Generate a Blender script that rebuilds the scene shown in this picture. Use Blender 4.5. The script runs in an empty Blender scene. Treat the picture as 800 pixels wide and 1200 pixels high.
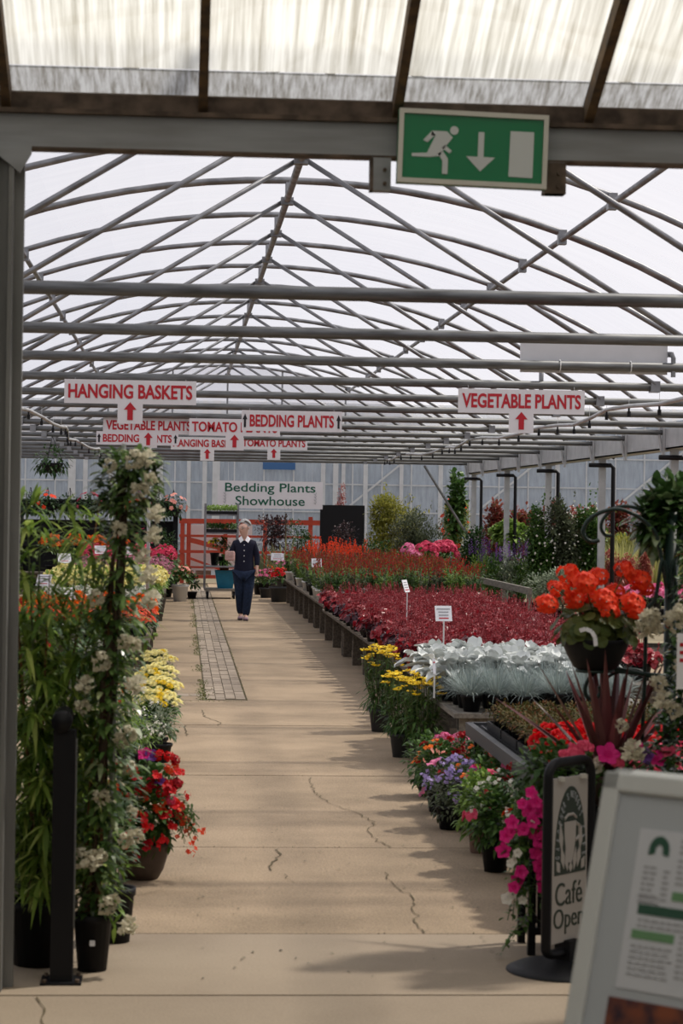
import bpy, bmesh, math, random
from mathutils import Vector, Matrix, Euler
V = Vector
PI = math.pi
C = bpy.context.scene.collection
scn = bpy.context.scene

# ------------------------------------------------------------------ camera
F_PX = 2600.0
CAM_H = 1.75
YAW = math.atan(187 / 2600.0)
ROLL = 0.015
cam_d = bpy.data.cameras.new('camera')
cam = bpy.data.objects.new('camera', cam_d); C.objects.link(cam)
Fw = V((math.sin(YAW), math.cos(YAW), 0))
R0 = V((math.cos(YAW), -math.sin(YAW), 0)); U0 = V((0, 0, 1))
Rc = R0 * math.cos(ROLL) + U0 * math.sin(ROLL)
Uc = U0 * math.cos(ROLL) - R0 * math.sin(ROLL)
EYE = V((0, 0, CAM_H))
m3 = Matrix((Rc, Uc, -Fw)).transposed()
cam.matrix_world = Matrix.Translation(EYE) @ m3.to_4x4()
cam_d.sensor_fit = 'VERTICAL'; cam_d.sensor_height = 36; cam_d.sensor_width = 24
cam_d.lens = 36 * F_PX / 1200
cam_d.clip_end = 400; cam_d.clip_start = .05
cam_d.dof.use_dof = True; cam_d.dof.focus_distance = 27; cam_d.dof.aperture_fstop = 7.0
scn.camera = cam

def ray(x, y):
    return Fw * F_PX + Rc * (x - 400) + Uc * (600 - y)
def at_y(x, y, Y):                       # point seen at pixel, on the vertical plane Y metres down the aisle
    d = ray(x, y); return EYE + d * (Y / d.y)
def at_z(x, y, z=0.0):                   # point seen at pixel, on the horizontal plane z
    d = ray(x, y); return EYE + d * ((z - CAM_H) / d.z)

# ------------------------------------------------------------------ materials
def mat(name, col, rough=.6, var=0.0, scale=8.0, metal=0.0, bump=0.0, spec=.3, col2=None, stretch=None):
    m = bpy.data.materials.new(name); m.use_nodes = True
    nt = m.node_tree; b = nt.nodes['Principled BSDF']
    b.inputs['Base Color'].default_value = (*col, 1); b.inputs['Roughness'].default_value = rough
    b.inputs['Metallic'].default_value = metal; b.inputs['Specular IOR Level'].default_value = spec
    if var or col2 or bump:
        tc = nt.nodes.new('ShaderNodeTexCoord'); mp = nt.nodes.new('ShaderNodeMapping')
        nt.links.new(tc.outputs['Object'], mp.inputs[0])
        if stretch: mp.inputs['Scale'].default_value = stretch
        n = nt.nodes.new('ShaderNodeTexNoise'); n.inputs['Scale'].default_value = scale; n.inputs['Detail'].default_value = 5
        nt.links.new(mp.outputs[0], n.inputs['Vector'])
        r = nt.nodes.new('ShaderNodeValToRGB')
        c2 = col2 or tuple(max(0, c * (1 - var)) for c in col)
        r.color_ramp.elements[0].position = .35; r.color_ramp.elements[1].position = .65
        r.color_ramp.elements[0].color = (*c2, 1); r.color_ramp.elements[1].color = (*col, 1)
        nt.links.new(n.outputs['Fac'], r.inputs[0]); nt.links.new(r.outputs[0], b.inputs['Base Color'])
        if bump:
            bp = nt.nodes.new('ShaderNodeBump'); bp.inputs['Strength'].default_value = bump; bp.inputs['Distance'].default_value = .01
            nt.links.new(n.outputs['Fac'], bp.inputs['Height']); nt.links.new(bp.outputs[0], b.inputs['Normal'])
    return m

def leafmat(name, c1, c2, trans=.3, rough=.45, spec=.25, c3=None):
    m = bpy.data.materials.new(name); m.use_nodes = True
    nt = m.node_tree; b = nt.nodes['Principled BSDF']; out = nt.nodes['Material Output']
    b.inputs['Roughness'].default_value = rough; b.inputs['Specular IOR Level'].default_value = spec
    g = nt.nodes.new('ShaderNodeNewGeometry'); r = nt.nodes.new('ShaderNodeValToRGB')
    r.color_ramp.elements[0].color = (*c1, 1); r.color_ramp.elements[1].color = (*c2, 1)
    if c3:
        e = r.color_ramp.elements.new(.82); e.color = (*c2, 1); r.color_ramp.elements[-1].color = (*c3, 1)
    nt.links.new(g.outputs['Random Per Island'], r.inputs[0])
    nt.links.new(r.outputs[0], b.inputs['Base Color'])
    if trans:
        t = nt.nodes.new('ShaderNodeBsdfTranslucent'); mx = nt.nodes.new('ShaderNodeMixShader')
        mx.inputs[0].default_value = trans
        nt.links.new(r.outputs[0], t.inputs['Color'])
        nt.links.new(b.outputs[0], mx.inputs[1]); nt.links.new(t.outputs[0], mx.inputs[2]); nt.links.new(mx.outputs[0], out.inputs[0])
    return m

def film_mat():
    m = bpy.data.materials.new('polythene_film'); m.use_nodes = True
    nt = m.node_tree; nt.nodes.remove(nt.nodes['Principled BSDF']); out = nt.nodes['Material Output']
    tr = nt.nodes.new('ShaderNodeBsdfTransparent'); tr.inputs[0].default_value = (.97, .97, .98, 1)
    tl = nt.nodes.new('ShaderNodeBsdfTranslucent'); tl.inputs[0].default_value = (.90, .89, .92, 1)
    gl = nt.nodes.new('ShaderNodeBsdfDiffuse'); gl.inputs[0].default_value = (.85, .85, .87, 1)
    m1 = nt.nodes.new('ShaderNodeMixShader'); m2 = nt.nodes.new('ShaderNodeMixShader')
    tc = nt.nodes.new('ShaderNodeTexCoord'); mp = nt.nodes.new('ShaderNodeMapping'); mp.inputs['Scale'].default_value = (.5, 3, 1)
    n = nt.nodes.new('ShaderNodeTexNoise'); n.inputs['Scale'].default_value = 1.3; n.inputs['Detail'].default_value = 6
    r = nt.nodes.new('ShaderNodeMapRange'); r.inputs[1].default_value = .3; r.inputs[2].default_value = .7; r.inputs[3].default_value = .29; r.inputs[4].default_value = .26
    nt.links.new(tc.outputs['Object'], mp.inputs[0]); nt.links.new(mp.outputs[0], n.inputs[0]); nt.links.new(n.outputs[0], r.inputs[0])
    m1.inputs[0].default_value = .15
    nt.links.new(tl.outputs[0], m1.inputs[1]); nt.links.new(gl.outputs[0], m1.inputs[2])
    nt.links.new(r.outputs[0], m2.inputs[0]); nt.links.new(tr.outputs[0], m2.inputs[1]); nt.links.new(m1.outputs[0], m2.inputs[2])
    nt.links.new(m2.outputs[0], out.inputs[0])
    return m

def glass_mat(name, tcol, transp, dirt1, dirt2, scale, stretch, tint=(.9, .95, .95), diff=.35):
    """dusty glazing: some clear, some translucent grime in streaks"""
    m = bpy.data.materials.new(name); m.use_nodes = True
    nt = m.node_tree; nt.nodes.remove(nt.nodes['Principled BSDF']); out = nt.nodes['Material Output']
    tr = nt.nodes.new('ShaderNodeBsdfTransparent'); tr.inputs[0].default_value = (*tint, 1)
    tl = nt.nodes.new('ShaderNodeBsdfTranslucent'); df = nt.nodes.new('ShaderNodeBsdfDiffuse'); gs = nt.nodes.new('ShaderNodeBsdfGlossy')
    gs.inputs['Roughness'].default_value = .12
    tc = nt.nodes.new('ShaderNodeTexCoord'); mp = nt.nodes.new('ShaderNodeMapping'); mp.inputs['Scale'].default_value = stretch
    n = nt.nodes.new('ShaderNodeTexNoise'); n.inputs['Scale'].default_value = scale; n.inputs['Detail'].default_value = 8; n.inputs['Roughness'].default_value = .65
    r = nt.nodes.new('ShaderNodeValToRGB'); r.color_ramp.elements[0].position = .32; r.color_ramp.elements[1].position = .62
    r.color_ramp.elements[0].color = (*dirt1, 1); r.color_ramp.elements[1].color = (*dirt2, 1)
    nt.links.new(tc.outputs['Object'], mp.inputs[0]); nt.links.new(mp.outputs[0], n.inputs[0]); nt.links.new(n.outputs[0], r.inputs[0])
    nt.links.new(r.outputs[0], tl.inputs[0]); nt.links.new(r.outputs[0], df.inputs[0])
    m1 = nt.nodes.new('ShaderNodeMixShader'); m2 = nt.nodes.new('ShaderNodeMixShader'); m3_ = nt.nodes.new('ShaderNodeMixShader')
    m1.inputs[0].default_value = diff; nt.links.new(tl.outputs[0], m1.inputs[1]); nt.links.new(df.outputs[0], m1.inputs[2])
    m2.inputs[0].default_value = transp; nt.links.new(m1.outputs[0], m2.inputs[1]); nt.links.new(tr.outputs[0], m2.inputs[2])
    m3_.inputs[0].default_value = .04; nt.links.new(m2.outputs[0], m3_.inputs[1]); nt.links.new(gs.outputs[0], m3_.inputs[2])
    nt.links.new(m3_.outputs[0], out.inputs[0])
    return m

M = {}
def island_mat(name, c1, c2, nscale, bump, speck):
    m = bpy.data.materials.new(name); m.use_nodes = True
    nt = m.node_tree; b = nt.nodes['Principled BSDF']; b.inputs['Roughness'].default_value = .85; b.inputs['Specular IOR Level'].default_value = .25
    g = nt.nodes.new('ShaderNodeNewGeometry'); tc = nt.nodes.new('ShaderNodeTexCoord')
    n = nt.nodes.new('ShaderNodeTexNoise'); n.inputs['Scale'].default_value = nscale; n.inputs['Detail'].default_value = 8; n.inputs['Roughness'].default_value = .6
    n2 = nt.nodes.new('ShaderNodeTexNoise'); n2.inputs['Scale'].default_value = 90; n2.inputs['Detail'].default_value = 3
    nt.links.new(tc.outputs['Object'], n.inputs[0]); nt.links.new(tc.outputs['Object'], n2.inputs[0])
    r = nt.nodes.new('ShaderNodeValToRGB'); r.color_ramp.elements[0].position = .3; r.color_ramp.elements[1].position = .62
    r.color_ramp.elements[0].color = (*c2, 1); r.color_ramp.elements[1].color = (*c1, 1)
    nt.links.new(n.outputs[0], r.inputs[0])
    hs = nt.nodes.new('ShaderNodeHueSaturation')
    mr = nt.nodes.new('ShaderNodeMapRange'); mr.inputs[3].default_value = .86; mr.inputs[4].default_value = 1.12
    nt.links.new(g.outputs['Random Per Island'], mr.inputs[0]); nt.links.new(mr.outputs[0], hs.inputs['Value']); nt.links.new(r.outputs[0], hs.inputs['Color'])
    mr2 = nt.nodes.new('ShaderNodeMapRange'); mr2.inputs[1].default_value = .25; mr2.inputs[2].default_value = .75; mr2.inputs[3].default_value = 1 - speck; mr2.inputs[4].default_value = 1 + speck
    nt.links.new(n2.outputs[0], mr2.inputs[0])
    mm = nt.nodes.new('ShaderNodeMixRGB'); mm.blend_type = 'MULTIPLY'; mm.inputs[0].default_value = 1
    nt.links.new(hs.outputs[0], mm.inputs[1]); nt.links.new(mr2.outputs[0], mm.inputs[2]); nt.links.new(mm.outputs[0], b.inputs['Base Color'])
    bp = nt.nodes.new('ShaderNodeBump'); bp.inputs['Strength'].default_value = bump; bp.inputs['Distance'].default_value = .01
    nt.links.new(n2.outputs[0], bp.inputs['Height']); nt.links.new(bp.outputs[0], b.inputs['Normal'])
    return m
M['concrete'] = island_mat('concrete', (.325, .245, .165), (.21, .158, .105), 1.3, .45, .28)
M['threshold'] = island_mat('threshold_concrete', (.275, .222, .165), (.215, .17, .125), .9, .15, .10)
M['paver'] = island_mat('clay_paver', (.31, .255, .20), (.23, .185, .14), 4, .3, .15)
M['joint'] = mat('dark_joint', (.10, .08, .045), .95)
M['earth'] = mat('ground_earth', (.24, .20, .13), .95, .4, 2)
M['steel'] = mat('galvanised_steel', (.27, .275, .29), .45, .35, 6, .75, col2=(.16, .16, .17))
M['tie'] = mat('weathered_tie_pipe', (.17, .175, .18), .5, .4, 14, .5, col2=(.09, .09, .09), stretch=(.3, 3, 3))
M['gutter'] = mat('gutter_steel', (.44, .45, .46), .5, .2, 5, .3)
M['beam'] = mat('painted_beam', (.285, .295, .31), .6, .3, 3, .1, col2=(.20, .20, .205), stretch=(.5, 4, 4))
M['rust'] = mat('rusty_angle', (.14, .10, .075), .8, .6, 14, .1)
M['bar'] = mat('glazing_bar', (.075, .055, .04), .8, .5, 20, col2=(.16, .10, .05))
M['column'] = mat('column_steel', (.21, .21, .205), .6, .3, 4, .1, stretch=(3, 3, .4))
M['film'] = film_mat()
M['roofglass'] = glass_mat('dirty_roof_glass', None, .07, (.36, .34, .28), (.78, .78, .73), 5, (9, .22, .22), diff=.12)
M['shadegrimeglass'] = glass_mat('grimy_shaded_lower_glass', None, .10, (.16, .15, .13), (.46, .47, .48), 9, (7, .8, .8), diff=.1)  # grime tones, darkened to carry the eaves shade band
M['wallglass'] = glass_mat('greenhouse_glass', None, .34, (.40, .43, .47), (.56, .60, .65), 3, (4, 1, .6), (.82, .88, .93), diff=.6)
M['whitepost'] = mat('white_painted_metal', (.62, .63, .64), .5, .12, 6)
M['block'] = mat('painted_block', (.35, .34, .31), .9, .2, 4)
M['blackmetal'] = mat('black_metal', (.007, .007, .009), .5, spec=.2)
M['blackplastic'] = mat('black_plastic', (.008, .008, .010), .55, spec=.2)
M['greyplastic'] = mat('grey_plastic', (.045, .047, .052), .55)
M['whiteplastic'] = mat('white_plastic', (.68, .68, .68), .45)
M['bronzepot'] = mat('brown_plastic', (.075, .052, .04), .6, .2, 10)
M['pinkpot'] = mat('dusty_terracotta', (.33, .22, .19), .7, .15, 12)
M['orangepot'] = mat('terracotta', (.42, .12, .06), .7, .2, 10)
M['teal'] = mat('teal_glazed_pot', (.01, .16, .27), .35, .15, 8)
M['soil'] = mat('compost', (.025, .018, .012), .95, .5, 40)
M['wood'] = mat('weathered_bench_wood', (.125, .10, .075), .85, .45, 5, stretch=(8, .8, 8), bump=.3)
M['greywood'] = mat('grey_weathered_wood', (.22, .2, .17), .85, .4, 6, stretch=(8, .8, 8))
M['redwood'] = mat('red_painted_timber', (.43, .055, .028), .6, .25, 4)
M['whiteboard'] = mat('white_sign_board', (.70, .68, .71), .45, .04, 3)
M['signred'] = mat('sign_red', (.44, .018, .03), .5)
M['signblack'] = mat('sign_black', (.015, .015, .018), .5)
M['signgreen'] = mat('sign_green', (.008, .10, .06), .5)
M['exitgreen'] = mat('exit_green', (.0, .155, .055), .3)
M['exitwhite'] = mat('exit_white', (.50, .52, .52), .35)
M['exitframe'] = mat('exit_cream_frame', (.52, .50, .45), .5)
M['wire'] = mat('wire', (.5, .5, .5), .4, metal=.5)
M['board'] = mat('snap_frame_grey', (.49, .50, .50), .45)
M['panel'] = mat('panel_grey', (.37, .39, .42), .5)
M['paper'] = mat('printed_paper', (.49, .50, .54), .5)
M['panel_white'] = mat('pale_grey_panel', (.62, .62, .64), .5, .08, 5)
M['print'] = mat('grey_print', (.30, .30, .32), .6)
M['boardgreen'] = mat('dark_green_print', (.025, .075, .05), .6)
M['boardgreen2'] = mat('pale_green_print', (.12, .24, .12), .6)
M['photo'] = mat('food_photo_print', (.20, .06, .03), .4, .8, 22, col2=(.035, .02, .03))
M['cafepanel'] = mat('cafe_panel', (.41, .38, .36), .5)
M['cafedark'] = mat('cafe_dark_green', (.025, .04, .03), .5)
M['bamboo'] = mat('bamboo_cane', (.26, .12, .04), .6, .4, 9)
M['stem'] = mat('green_stem', (.07, .10, .03), .6)
M['bark'] = mat('brown_stem', (.07, .045, .03), .8)
M['greenpost'] = mat('dark_green_metal', (.01, .025, .02), .4)
M['labelcard'] = mat('white_label_card', (.78, .78, .82), .4)
M['blue'] = mat('blue_sheet', (.05, .13, .30), .6)
M['brick'] = mat('brick_plinth', (.24, .12, .075), .85, .4, 6, stretch=(1, 1, 4))

# ------------------------------------------------------------------ mesh builder
class MB:
    def __init__(s): s.v = []; s.f = []
    def add(s, vs, fs):
        b = len(s.v); s.v.extend(vs); s.f.extend([tuple(b + i for i in f) for f in fs]); return s
    def box(s, a, b, mtx=None):
        x0, y0, z0 = a; x1, y1, z1 = b
        vs = [V((x, y, z)) for z in (z0, z1) for y in (y0, y1) for x in (x0, x1)]
        if mtx: vs = [mtx @ v for v in vs]
        return s.add(vs, [(0, 2, 3, 1), (4, 5, 7, 6), (0, 1, 5, 4), (1, 3, 7, 5), (3, 2, 6, 7), (2, 0, 4, 6)])
    def bar(s, p, q, w, h, up=V((0, 0, 1))):
        p = V(p); q = V(q); d = (q - p).normalized(); a = d.cross(up)
        if a.length < 1e-4: a = d.cross(V((1, 0, 0)))
        a.normalize(); u = a.cross(d)
        vs = [e + a * (w / 2 * i) + u * (h / 2 * j) for e in (p, q) for (i, j) in ((-1, -1), (1, -1), (1, 1), (-1, 1))]
        return s.add(vs, [(0, 1, 2, 3), (7, 6, 5, 4), (0, 4, 5, 1), (1, 5, 6, 2), (2, 6, 7, 3), (3, 7, 4, 0)])
    def tube(s, pts, r, seg=8, closed=False, caps=True):
        pts = [V(p) for p in pts]; n = len(pts); rs = r if isinstance(r, (list, tuple)) else [r] * n
        ref = None; rings = []
        for i, p in enumerate(pts):
            if closed: d = pts[(i + 1) % n] - pts[i - 1]
            else: d = pts[min(i + 1, n - 1)] - pts[max(i - 1, 0)]
            d.normalize()
            if ref is None:
                ref = d.cross(V((0, 0, 1)))
                if ref.length < 1e-3: ref = d.cross(V((1, 0, 0)))
            ref = (ref - d * ref.dot(d)).normalized(); b = d.cross(ref)
            rings.append([p + (ref * math.cos(2 * PI * k / seg) + b * math.sin(2 * PI * k / seg)) * rs[i] for k in range(seg)])
        b0 = len(s.v)
        for rg in rings: s.v.extend(rg)
        for i in range(n if closed else n - 1):
            j = (i + 1) % n
            for k in range(seg):
                k2 = (k + 1) % seg
                s.f.append((b0 + i * seg + k, b0 + i * seg + k2, b0 + j * seg + k2, b0 + j * seg + k))
        if caps and not closed:
            s.f.append(tuple(b0 + k for k in reversed(range(seg)))); s.f.append(tuple(b0 + (n - 1) * seg + k for k in range(seg)))
        return s
    def lathe(s, prof, seg=16, c=(0, 0, 0)):
        c = V(c); b0 = len(s.v)
        for (r, z) in prof:
            for k in range(seg):
                s.v.append(c + V((r * math.cos(2 * PI * k / seg), r * math.sin(2 * PI * k / seg), z)))
        for i in range(len(prof) - 1):
            for k in range(seg):
                k2 = (k + 1) % seg
                s.f.append((b0 + i * seg + k, b0 + i * seg + k2, b0 + (i + 1) * seg + k2, b0 + (i + 1) * seg + k))
        return s
    def prism(s, pts, y0, y1):                     # outline in XZ, thickness along Y
        n = len(pts)
        vs = [V((x, y0, z)) for x, z in pts] + [V((x, y1, z)) for x, z in pts]
        fs = [tuple(range(n)), tuple(reversed(range(n, 2 * n)))] + [(i, i + n, (i + 1) % n + n, (i + 1) % n) for i in range(n)]
        return s.add(vs, fs)
    def build(s, name, m, parent=None, smooth=False, loc=None):
        me = bpy.data.meshes.new(name); me.from_pydata([tuple(v) for v in s.v], [], s.f); me.update()
        if smooth: me.polygons.foreach_set('use_smooth', [True] * len(me.polygons))
        me.materials.append(M[m] if isinstance(m, str) else m)
        o = bpy.data.objects.new(name, me); C.objects.link(o)
        if parent: o.parent = parent
        if loc is not None: o.location = loc
        return o

def tag(o, label, cat=None, group=None, kind=None):
    o['label'] = label
    if cat: o['category'] = cat
    if group: o['group'] = group
    elif 'group' in o.keys(): del o['group']
    if kind: o['kind'] = kind
    return o
def empty(name, loc=(0, 0, 0), rz=0):
    o = bpy.data.objects.new(name, None); C.objects.link(o); o.location = loc; o.rotation_euler = (0, 0, rz); o.empty_display_size = .1; return o
def thing(name, label, cat, loc=(0, 0, 0), rz=0, group=None):
    return tag(empty(name, loc, rz), label, cat, group)
def struct(name, mb, m, label, parent=None, smooth=False):
    o = mb.build(name, m, parent, smooth)
    if not parent: o['kind'] = 'structure'; o['label'] = label; o['category'] = 'structure'
    return o
def dup_tree(o, parent=None):
    c = o.copy(); C.objects.link(c)
    if parent: c.parent = parent
    for ch in list(o.children): dup_tree(ch, c)
    return c
def dup(root, loc, rz=0, s=1.0, label=None, group=None):
    c = dup_tree(root); c.location = loc; c.rotation_euler = (0, 0, rz); c.scale = (s, s, s)
    if label: c['label'] = label
    if group: c['group'] = group
    elif 'group' in c.keys(): del c['group']
    return c
_protos = {}
def spawn(key, builder, loc, rz=0, s=1.0, label=None, group=None):
    """first use moves the prototype itself, later uses copy it"""
    if key not in _protos:
        r = builder(); _protos[key] = r
        r.location = loc; r.rotation_euler = (0, 0, rz); r.scale = (s, s, s)
        if label: r['label'] = label
        if group: r['group'] = group
        elif 'group' in r.keys(): del r['group']
        return r
    return dup(_protos[key], loc, rz, s, label, group)

def text_mesh(txt, w, h, depth=.002, bold=0.0, spacing=1.0):
    cu = bpy.data.curves.new('txt', 'FONT'); cu.body = txt; cu.extrude = .01; cu.offset = bold; cu.space_character = spacing; cu.resolution_u = 4
    o = bpy.data.objects.new('txt', cu); C.objects.link(o)
    bpy.context.view_layer.update()
    me = bpy.data.meshes.new_from_object(o.evaluated_get(bpy.context.evaluated_depsgraph_get()))
    bpy.data.objects.remove(o); bpy.data.curves.remove(cu)
    xs = [v.co.x for v in me.vertices]; ys = [v.co.y for v in me.vertices]
    x0, x1, y0, y1 = min(xs), max(xs), min(ys), max(ys)
    sx = w / (x1 - x0); sy = (h / (y1 - y0)) if h else sx
    for v in me.vertices:
        x, y, z = v.co
        v.co = ((x - (x0 + x1) / 2) * sx, -(z / .01) * depth / 2, (y - (y0 + y1) / 2) * sy)
    return me
def lettering(txt, w, h, m, parent, loc, bold=0.0, depth=.003, spacing=1.0, name='lettering'):
    me = text_mesh(txt, w, h, depth, bold, spacing); me.name = name; me.materials.clear(); me.materials.append(M[m])
    o = bpy.data.objects.new(name, me); C.objects.link(o); o.parent = parent; o.location = loc
    return o
# ------------------------------------------------------------------ world + sun
w = bpy.data.worlds.new('sky'); scn.world = w; w.use_nodes = True
nt = w.node_tree; bg = nt.nodes['Background']
tc = nt.nodes.new('ShaderNodeTexCoord'); n = nt.nodes.new('ShaderNodeTexNoise'); n.inputs['Scale'].default_value = 2.2; n.inputs['Detail'].default_value = 6
mp = nt.nodes.new('ShaderNodeMapping'); mp.inputs['Scale'].default_value = (1, 1, 2.5)
r = nt.nodes.new('ShaderNodeValToRGB'); r.color_ramp.elements[0].position = .35; r.color_ramp.elements[1].position = .7
r.color_ramp.elements[0].color = (.72, .74, .84, 1); r.color_ramp.elements[1].color = (.93, .92, .95, 1)
nt.links.new(tc.outputs['Generated'], mp.inputs[0]); nt.links.new(mp.outputs[0], n.inputs[0]); nt.links.new(n.outputs[0], r.inputs[0]); nt.links.new(r.outputs[0], bg.inputs[0])
bg.inputs[1].default_value = 0.86
sd = bpy.data.lights.new('sun', 'SUN'); sd.energy = 4.4; sd.angle = math.radians(3); sd.color = (1, .93, .82)
so = bpy.data.objects.new('sun', sd); C.objects.link(so)
so.rotation_euler = V((-.72, -.30, -1.05)).to_track_quat('-Z', 'Y').to_euler()
scn.view_settings.view_transform = 'Standard'; scn.view_settings.look = 'None'; scn.view_settings.gamma = 1
scn.view_settings.use_curve_mapping = False; scn.view_settings.exposure = 0.0

# ------------------------------------------------------------------ layout of the polytunnel
RX = .96; HALF = 5.36; GX = RX + HALF; TIE_Z = 2.855; APEX = 4.92; RAD = 8.3
FR = [11.22 + 2.5 * n for n in range(16)]        # frames, metres down the aisle
Y_END = FR[-1]
def hoop_z(u): return APEX - (RAD - math.sqrt(RAD * RAD - u * u))

# ------------------------------------------------------------------ ground
g = MB().box((-16, -6, -.12), (40, 90, -.03)); struct('ground', g, 'earth', 'bare earth under and around the greenhouse')
rng = random.Random(4)
xs_main = [-4.3, -1.6, 1.0, 3.6, 6.1]
ys = [-1.25, 3.2, at_z(300, 1166).y, at_z(400, 1094).y, at_z(400, 993).y, at_z(400, 909).y, at_z(400, 851).y, at_z(400, 822).y,
      at_z(400, 794).y, 25.4, 28.6, 31.8, 35.0, 38.2, 41.6, 45, 48.5, 53.5]
BX0, BX1 = at_z(240, 822).x, at_z(290, 822).x
BY0 = at_z(250, 822).y; BY1 = 50.5
fl = MB(); fl2 = MB(); GAP = .007
for j in range(len(ys) - 1):
    y0, y1 = ys[j], ys[j + 1]
    if y0 < BY0 - .1: cols = [(-4.3, 6.1)] if y1 < 9.5 else [(-4.3, .98 if j % 2 else 2.9), (.98 if j % 2 else 2.9, 6.1)]
    else: cols = [(-4.3, BX0), (BX1, 6.1)]
    if y1 > 9.5 and y0 < BY0 - .1: cols = [(-4.3, 6.1)]
    for (x0, x1) in cols:
        gx = GAP if y0 > 8.2 else GAP
        (fl if y0 > 9.0 else fl2).box((x0 + .004, y0 + gx, -.03), (x1 - .004, y1 - gx, rng.uniform(-.002, .002)))
struct('floor', fl, 'concrete', 'tan concrete slabs of the greenhouse aisle')
struct('floor_threshold', fl2, 'threshold', 'smooth pale concrete slabs at the doorway')
jt = MB().box((-4.3, -1.25, -.029), (6.1, 53.5, -.008)); struct('floor_joint', jt, 'joint', 'dark joints between the concrete slabs')
# cracks
ck = MB()
def crack(px, wd=.0045):
    pts = [at_z(x, y, .0035) for x, y in px]; q = []
    rr = random.Random(int(px[0][0]))
    for a, b in zip(pts, pts[1:]):
        k = max(2, int((b - a).length / .06))
        for i in range(k): q.append(a.lerp(b, i / k) + V((rr.uniform(-.014, .014), rr.uniform(-.02, .02), 0)))
    q.append(pts[-1])
    for i in range(len(q) - 1):
        d = (q[i + 1] - q[i]); d.z = 0
        if d.length < 1e-5: continue
        s = V((-d.y, d.x, 0)).normalized() * wd * rr.uniform(.3, .8); 
        ck.add([q[i] - s, q[i + 1] - s, q[i + 1] + s, q[i] + s], [(0, 1, 2, 3)])
crack([(363, 911), (368, 928), (385, 940), (412, 950), (438, 962), (432, 975), (445, 987), (458, 993)])
crack([(325, 994), (327, 1003), (319, 1012), (318, 1020)], .007)
crack([(330, 1024), (345, 1034)], .003)
crack([(452, 1022), (458, 1035), (472, 1044), (478, 1046), (484, 1060), (488, 1072), (484, 1080), (497, 1093)])
crack([(480, 1042), (515, 1043), (535, 1042)], .0028)
crack([(45, 1168), (57, 1180), (52, 1190), (54, 1205)])
crack([(236, 832), (240, 840), (258, 847), (256, 850)], .007)
crack([(216, 850), (219, 862)], .007)
crack([(395, 847), (420, 850), (455, 848)], .003)
crack([(140, 1046), (165, 1049), (192, 1042)], .003)
struct('floor_crack', ck, 'joint', 'thin cracks in the concrete')
# brick channel: four courses running down the aisle and a cross course at its near end
bp_ = MB(); rng = random.Random(8)
cw = (BX1 - BX0 - .02) / 4
for c in range(4):
    y = BY0 + .23 + rng.uniform(0, .1)
    while y < BY1:
        L = .215
        x = BX0 + .01 + c * cw
        z = rng.uniform(-.004, .003)
        bp_.box((x + .0035, y + .003, -.03), (x + cw - .0035, y + L - .003, z)); y += L
x = at_z(207, 820).x
while x < BX1:
    bp_.box((x + .005, BY0 + .005, -.03), (min(x + .21, BX1) - .005, BY0 + .105, rng.uniform(-.004, .002)))
    x += .215
for i in range(3):
    bp_.box((BX0 - .42 + i * .14 + .005, BY0 + .5 + .02 * i, -.02), (BX0 - .42 + (i + 1) * .14 - .006, BY0 + .78 + .01 * i, .003))
struct('floor_brick_path', bp_, 'paver', 'strip of grey brown brick pavers set in the aisle')

# ------------------------------------------------------------------ roof trusses
for i, Y in enumerate(FR):
    t = empty('roof_truss', (0, Y, 0)); t['kind'] = 'structure'; t['label'] = 'arched galvanised truss carrying the polythene roof'; t['category'] = 'roof truss'; t['group'] = 'roof trusses of the polytunnel'
    if i == 0:
        h = MB().tube([(RX + u * HALF / 14, 0, hoop_z(u * HALF / 14)) for u in range(-14, 15)], .030, 8).build('hoop', 'steel', t, True)
        ti = MB().tube([(RX - HALF, 0, TIE_Z), (RX + HALF, 0, TIE_Z)], .036, 10).build('tie_bar', 'tie', t, True)
        b1 = MB().tube([(RX - .03, .03, APEX - .2), (RX - 3.05, .03, TIE_Z + .02)], .0215, 8).build('brace', 'steel', t, True)
        b2 = MB().tube([(RX + .03, -.03, APEX - .2), (RX + 3.05, -.03, TIE_Z + .02)], .0215, 8).build('brace', 'steel', t, True)
        cl = MB()
        cl.tube([(RX, 0, APEX - .24), (RX, 0, APEX)], .02, 8); cl.box((RX - .06, -.05, APEX - .24), (RX + .06, .05, APEX - .17))
        for sx in (-1, 1): cl.box((RX + sx * 2.66 - .04, -.045, hoop_z(2.66) - .12), (RX + sx * 2.66 + .04, .045, hoop_z(2.66) + .02))
        for sx in (-1, 1): cl.box((RX + sx * 3.05 - .04, -.05, TIE_Z - .045), (RX + sx * 3.05 + .04, .05, TIE_Z + .05))
        cl.build('clamp', 'steel', t)
        t0 = t
    else:
        for ch in t0.children:
            c = ch.copy(); C.objects.link(c); c.parent = t
tr = 0
def purlin(x, z, r, lab):
    global tr
    struct('purlin', MB().tube([(x, 8.3, z), (x, Y_END, z)], r, 8), 'steel', lab, smooth=True)
purlin(RX, APEX - .19, .035, 'ridge pipe running down the middle of the roof')
purlin(RX - 2.66, hoop_z(2.66) - .07, .028, 'side purlin pipe left of the ridge')
purlin(RX + 2.66, hoop_z(2.66) - .07, .028, 'side purlin pipe right of the ridge')
# an extra hoop pair doubled where sheets of film join
for k in (4, 8):
    h = MB().tube([(RX + u * HALF / 14, 0, hoop_z(u * HALF / 14) + .01) for u in range(-14, 15)], .024, 8)
    o = struct('film_clip_hoop', h, 'steel', 'doubled hoop where two sheets of film meet', smooth=True); o.location.y = FR[k] + .16
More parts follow.
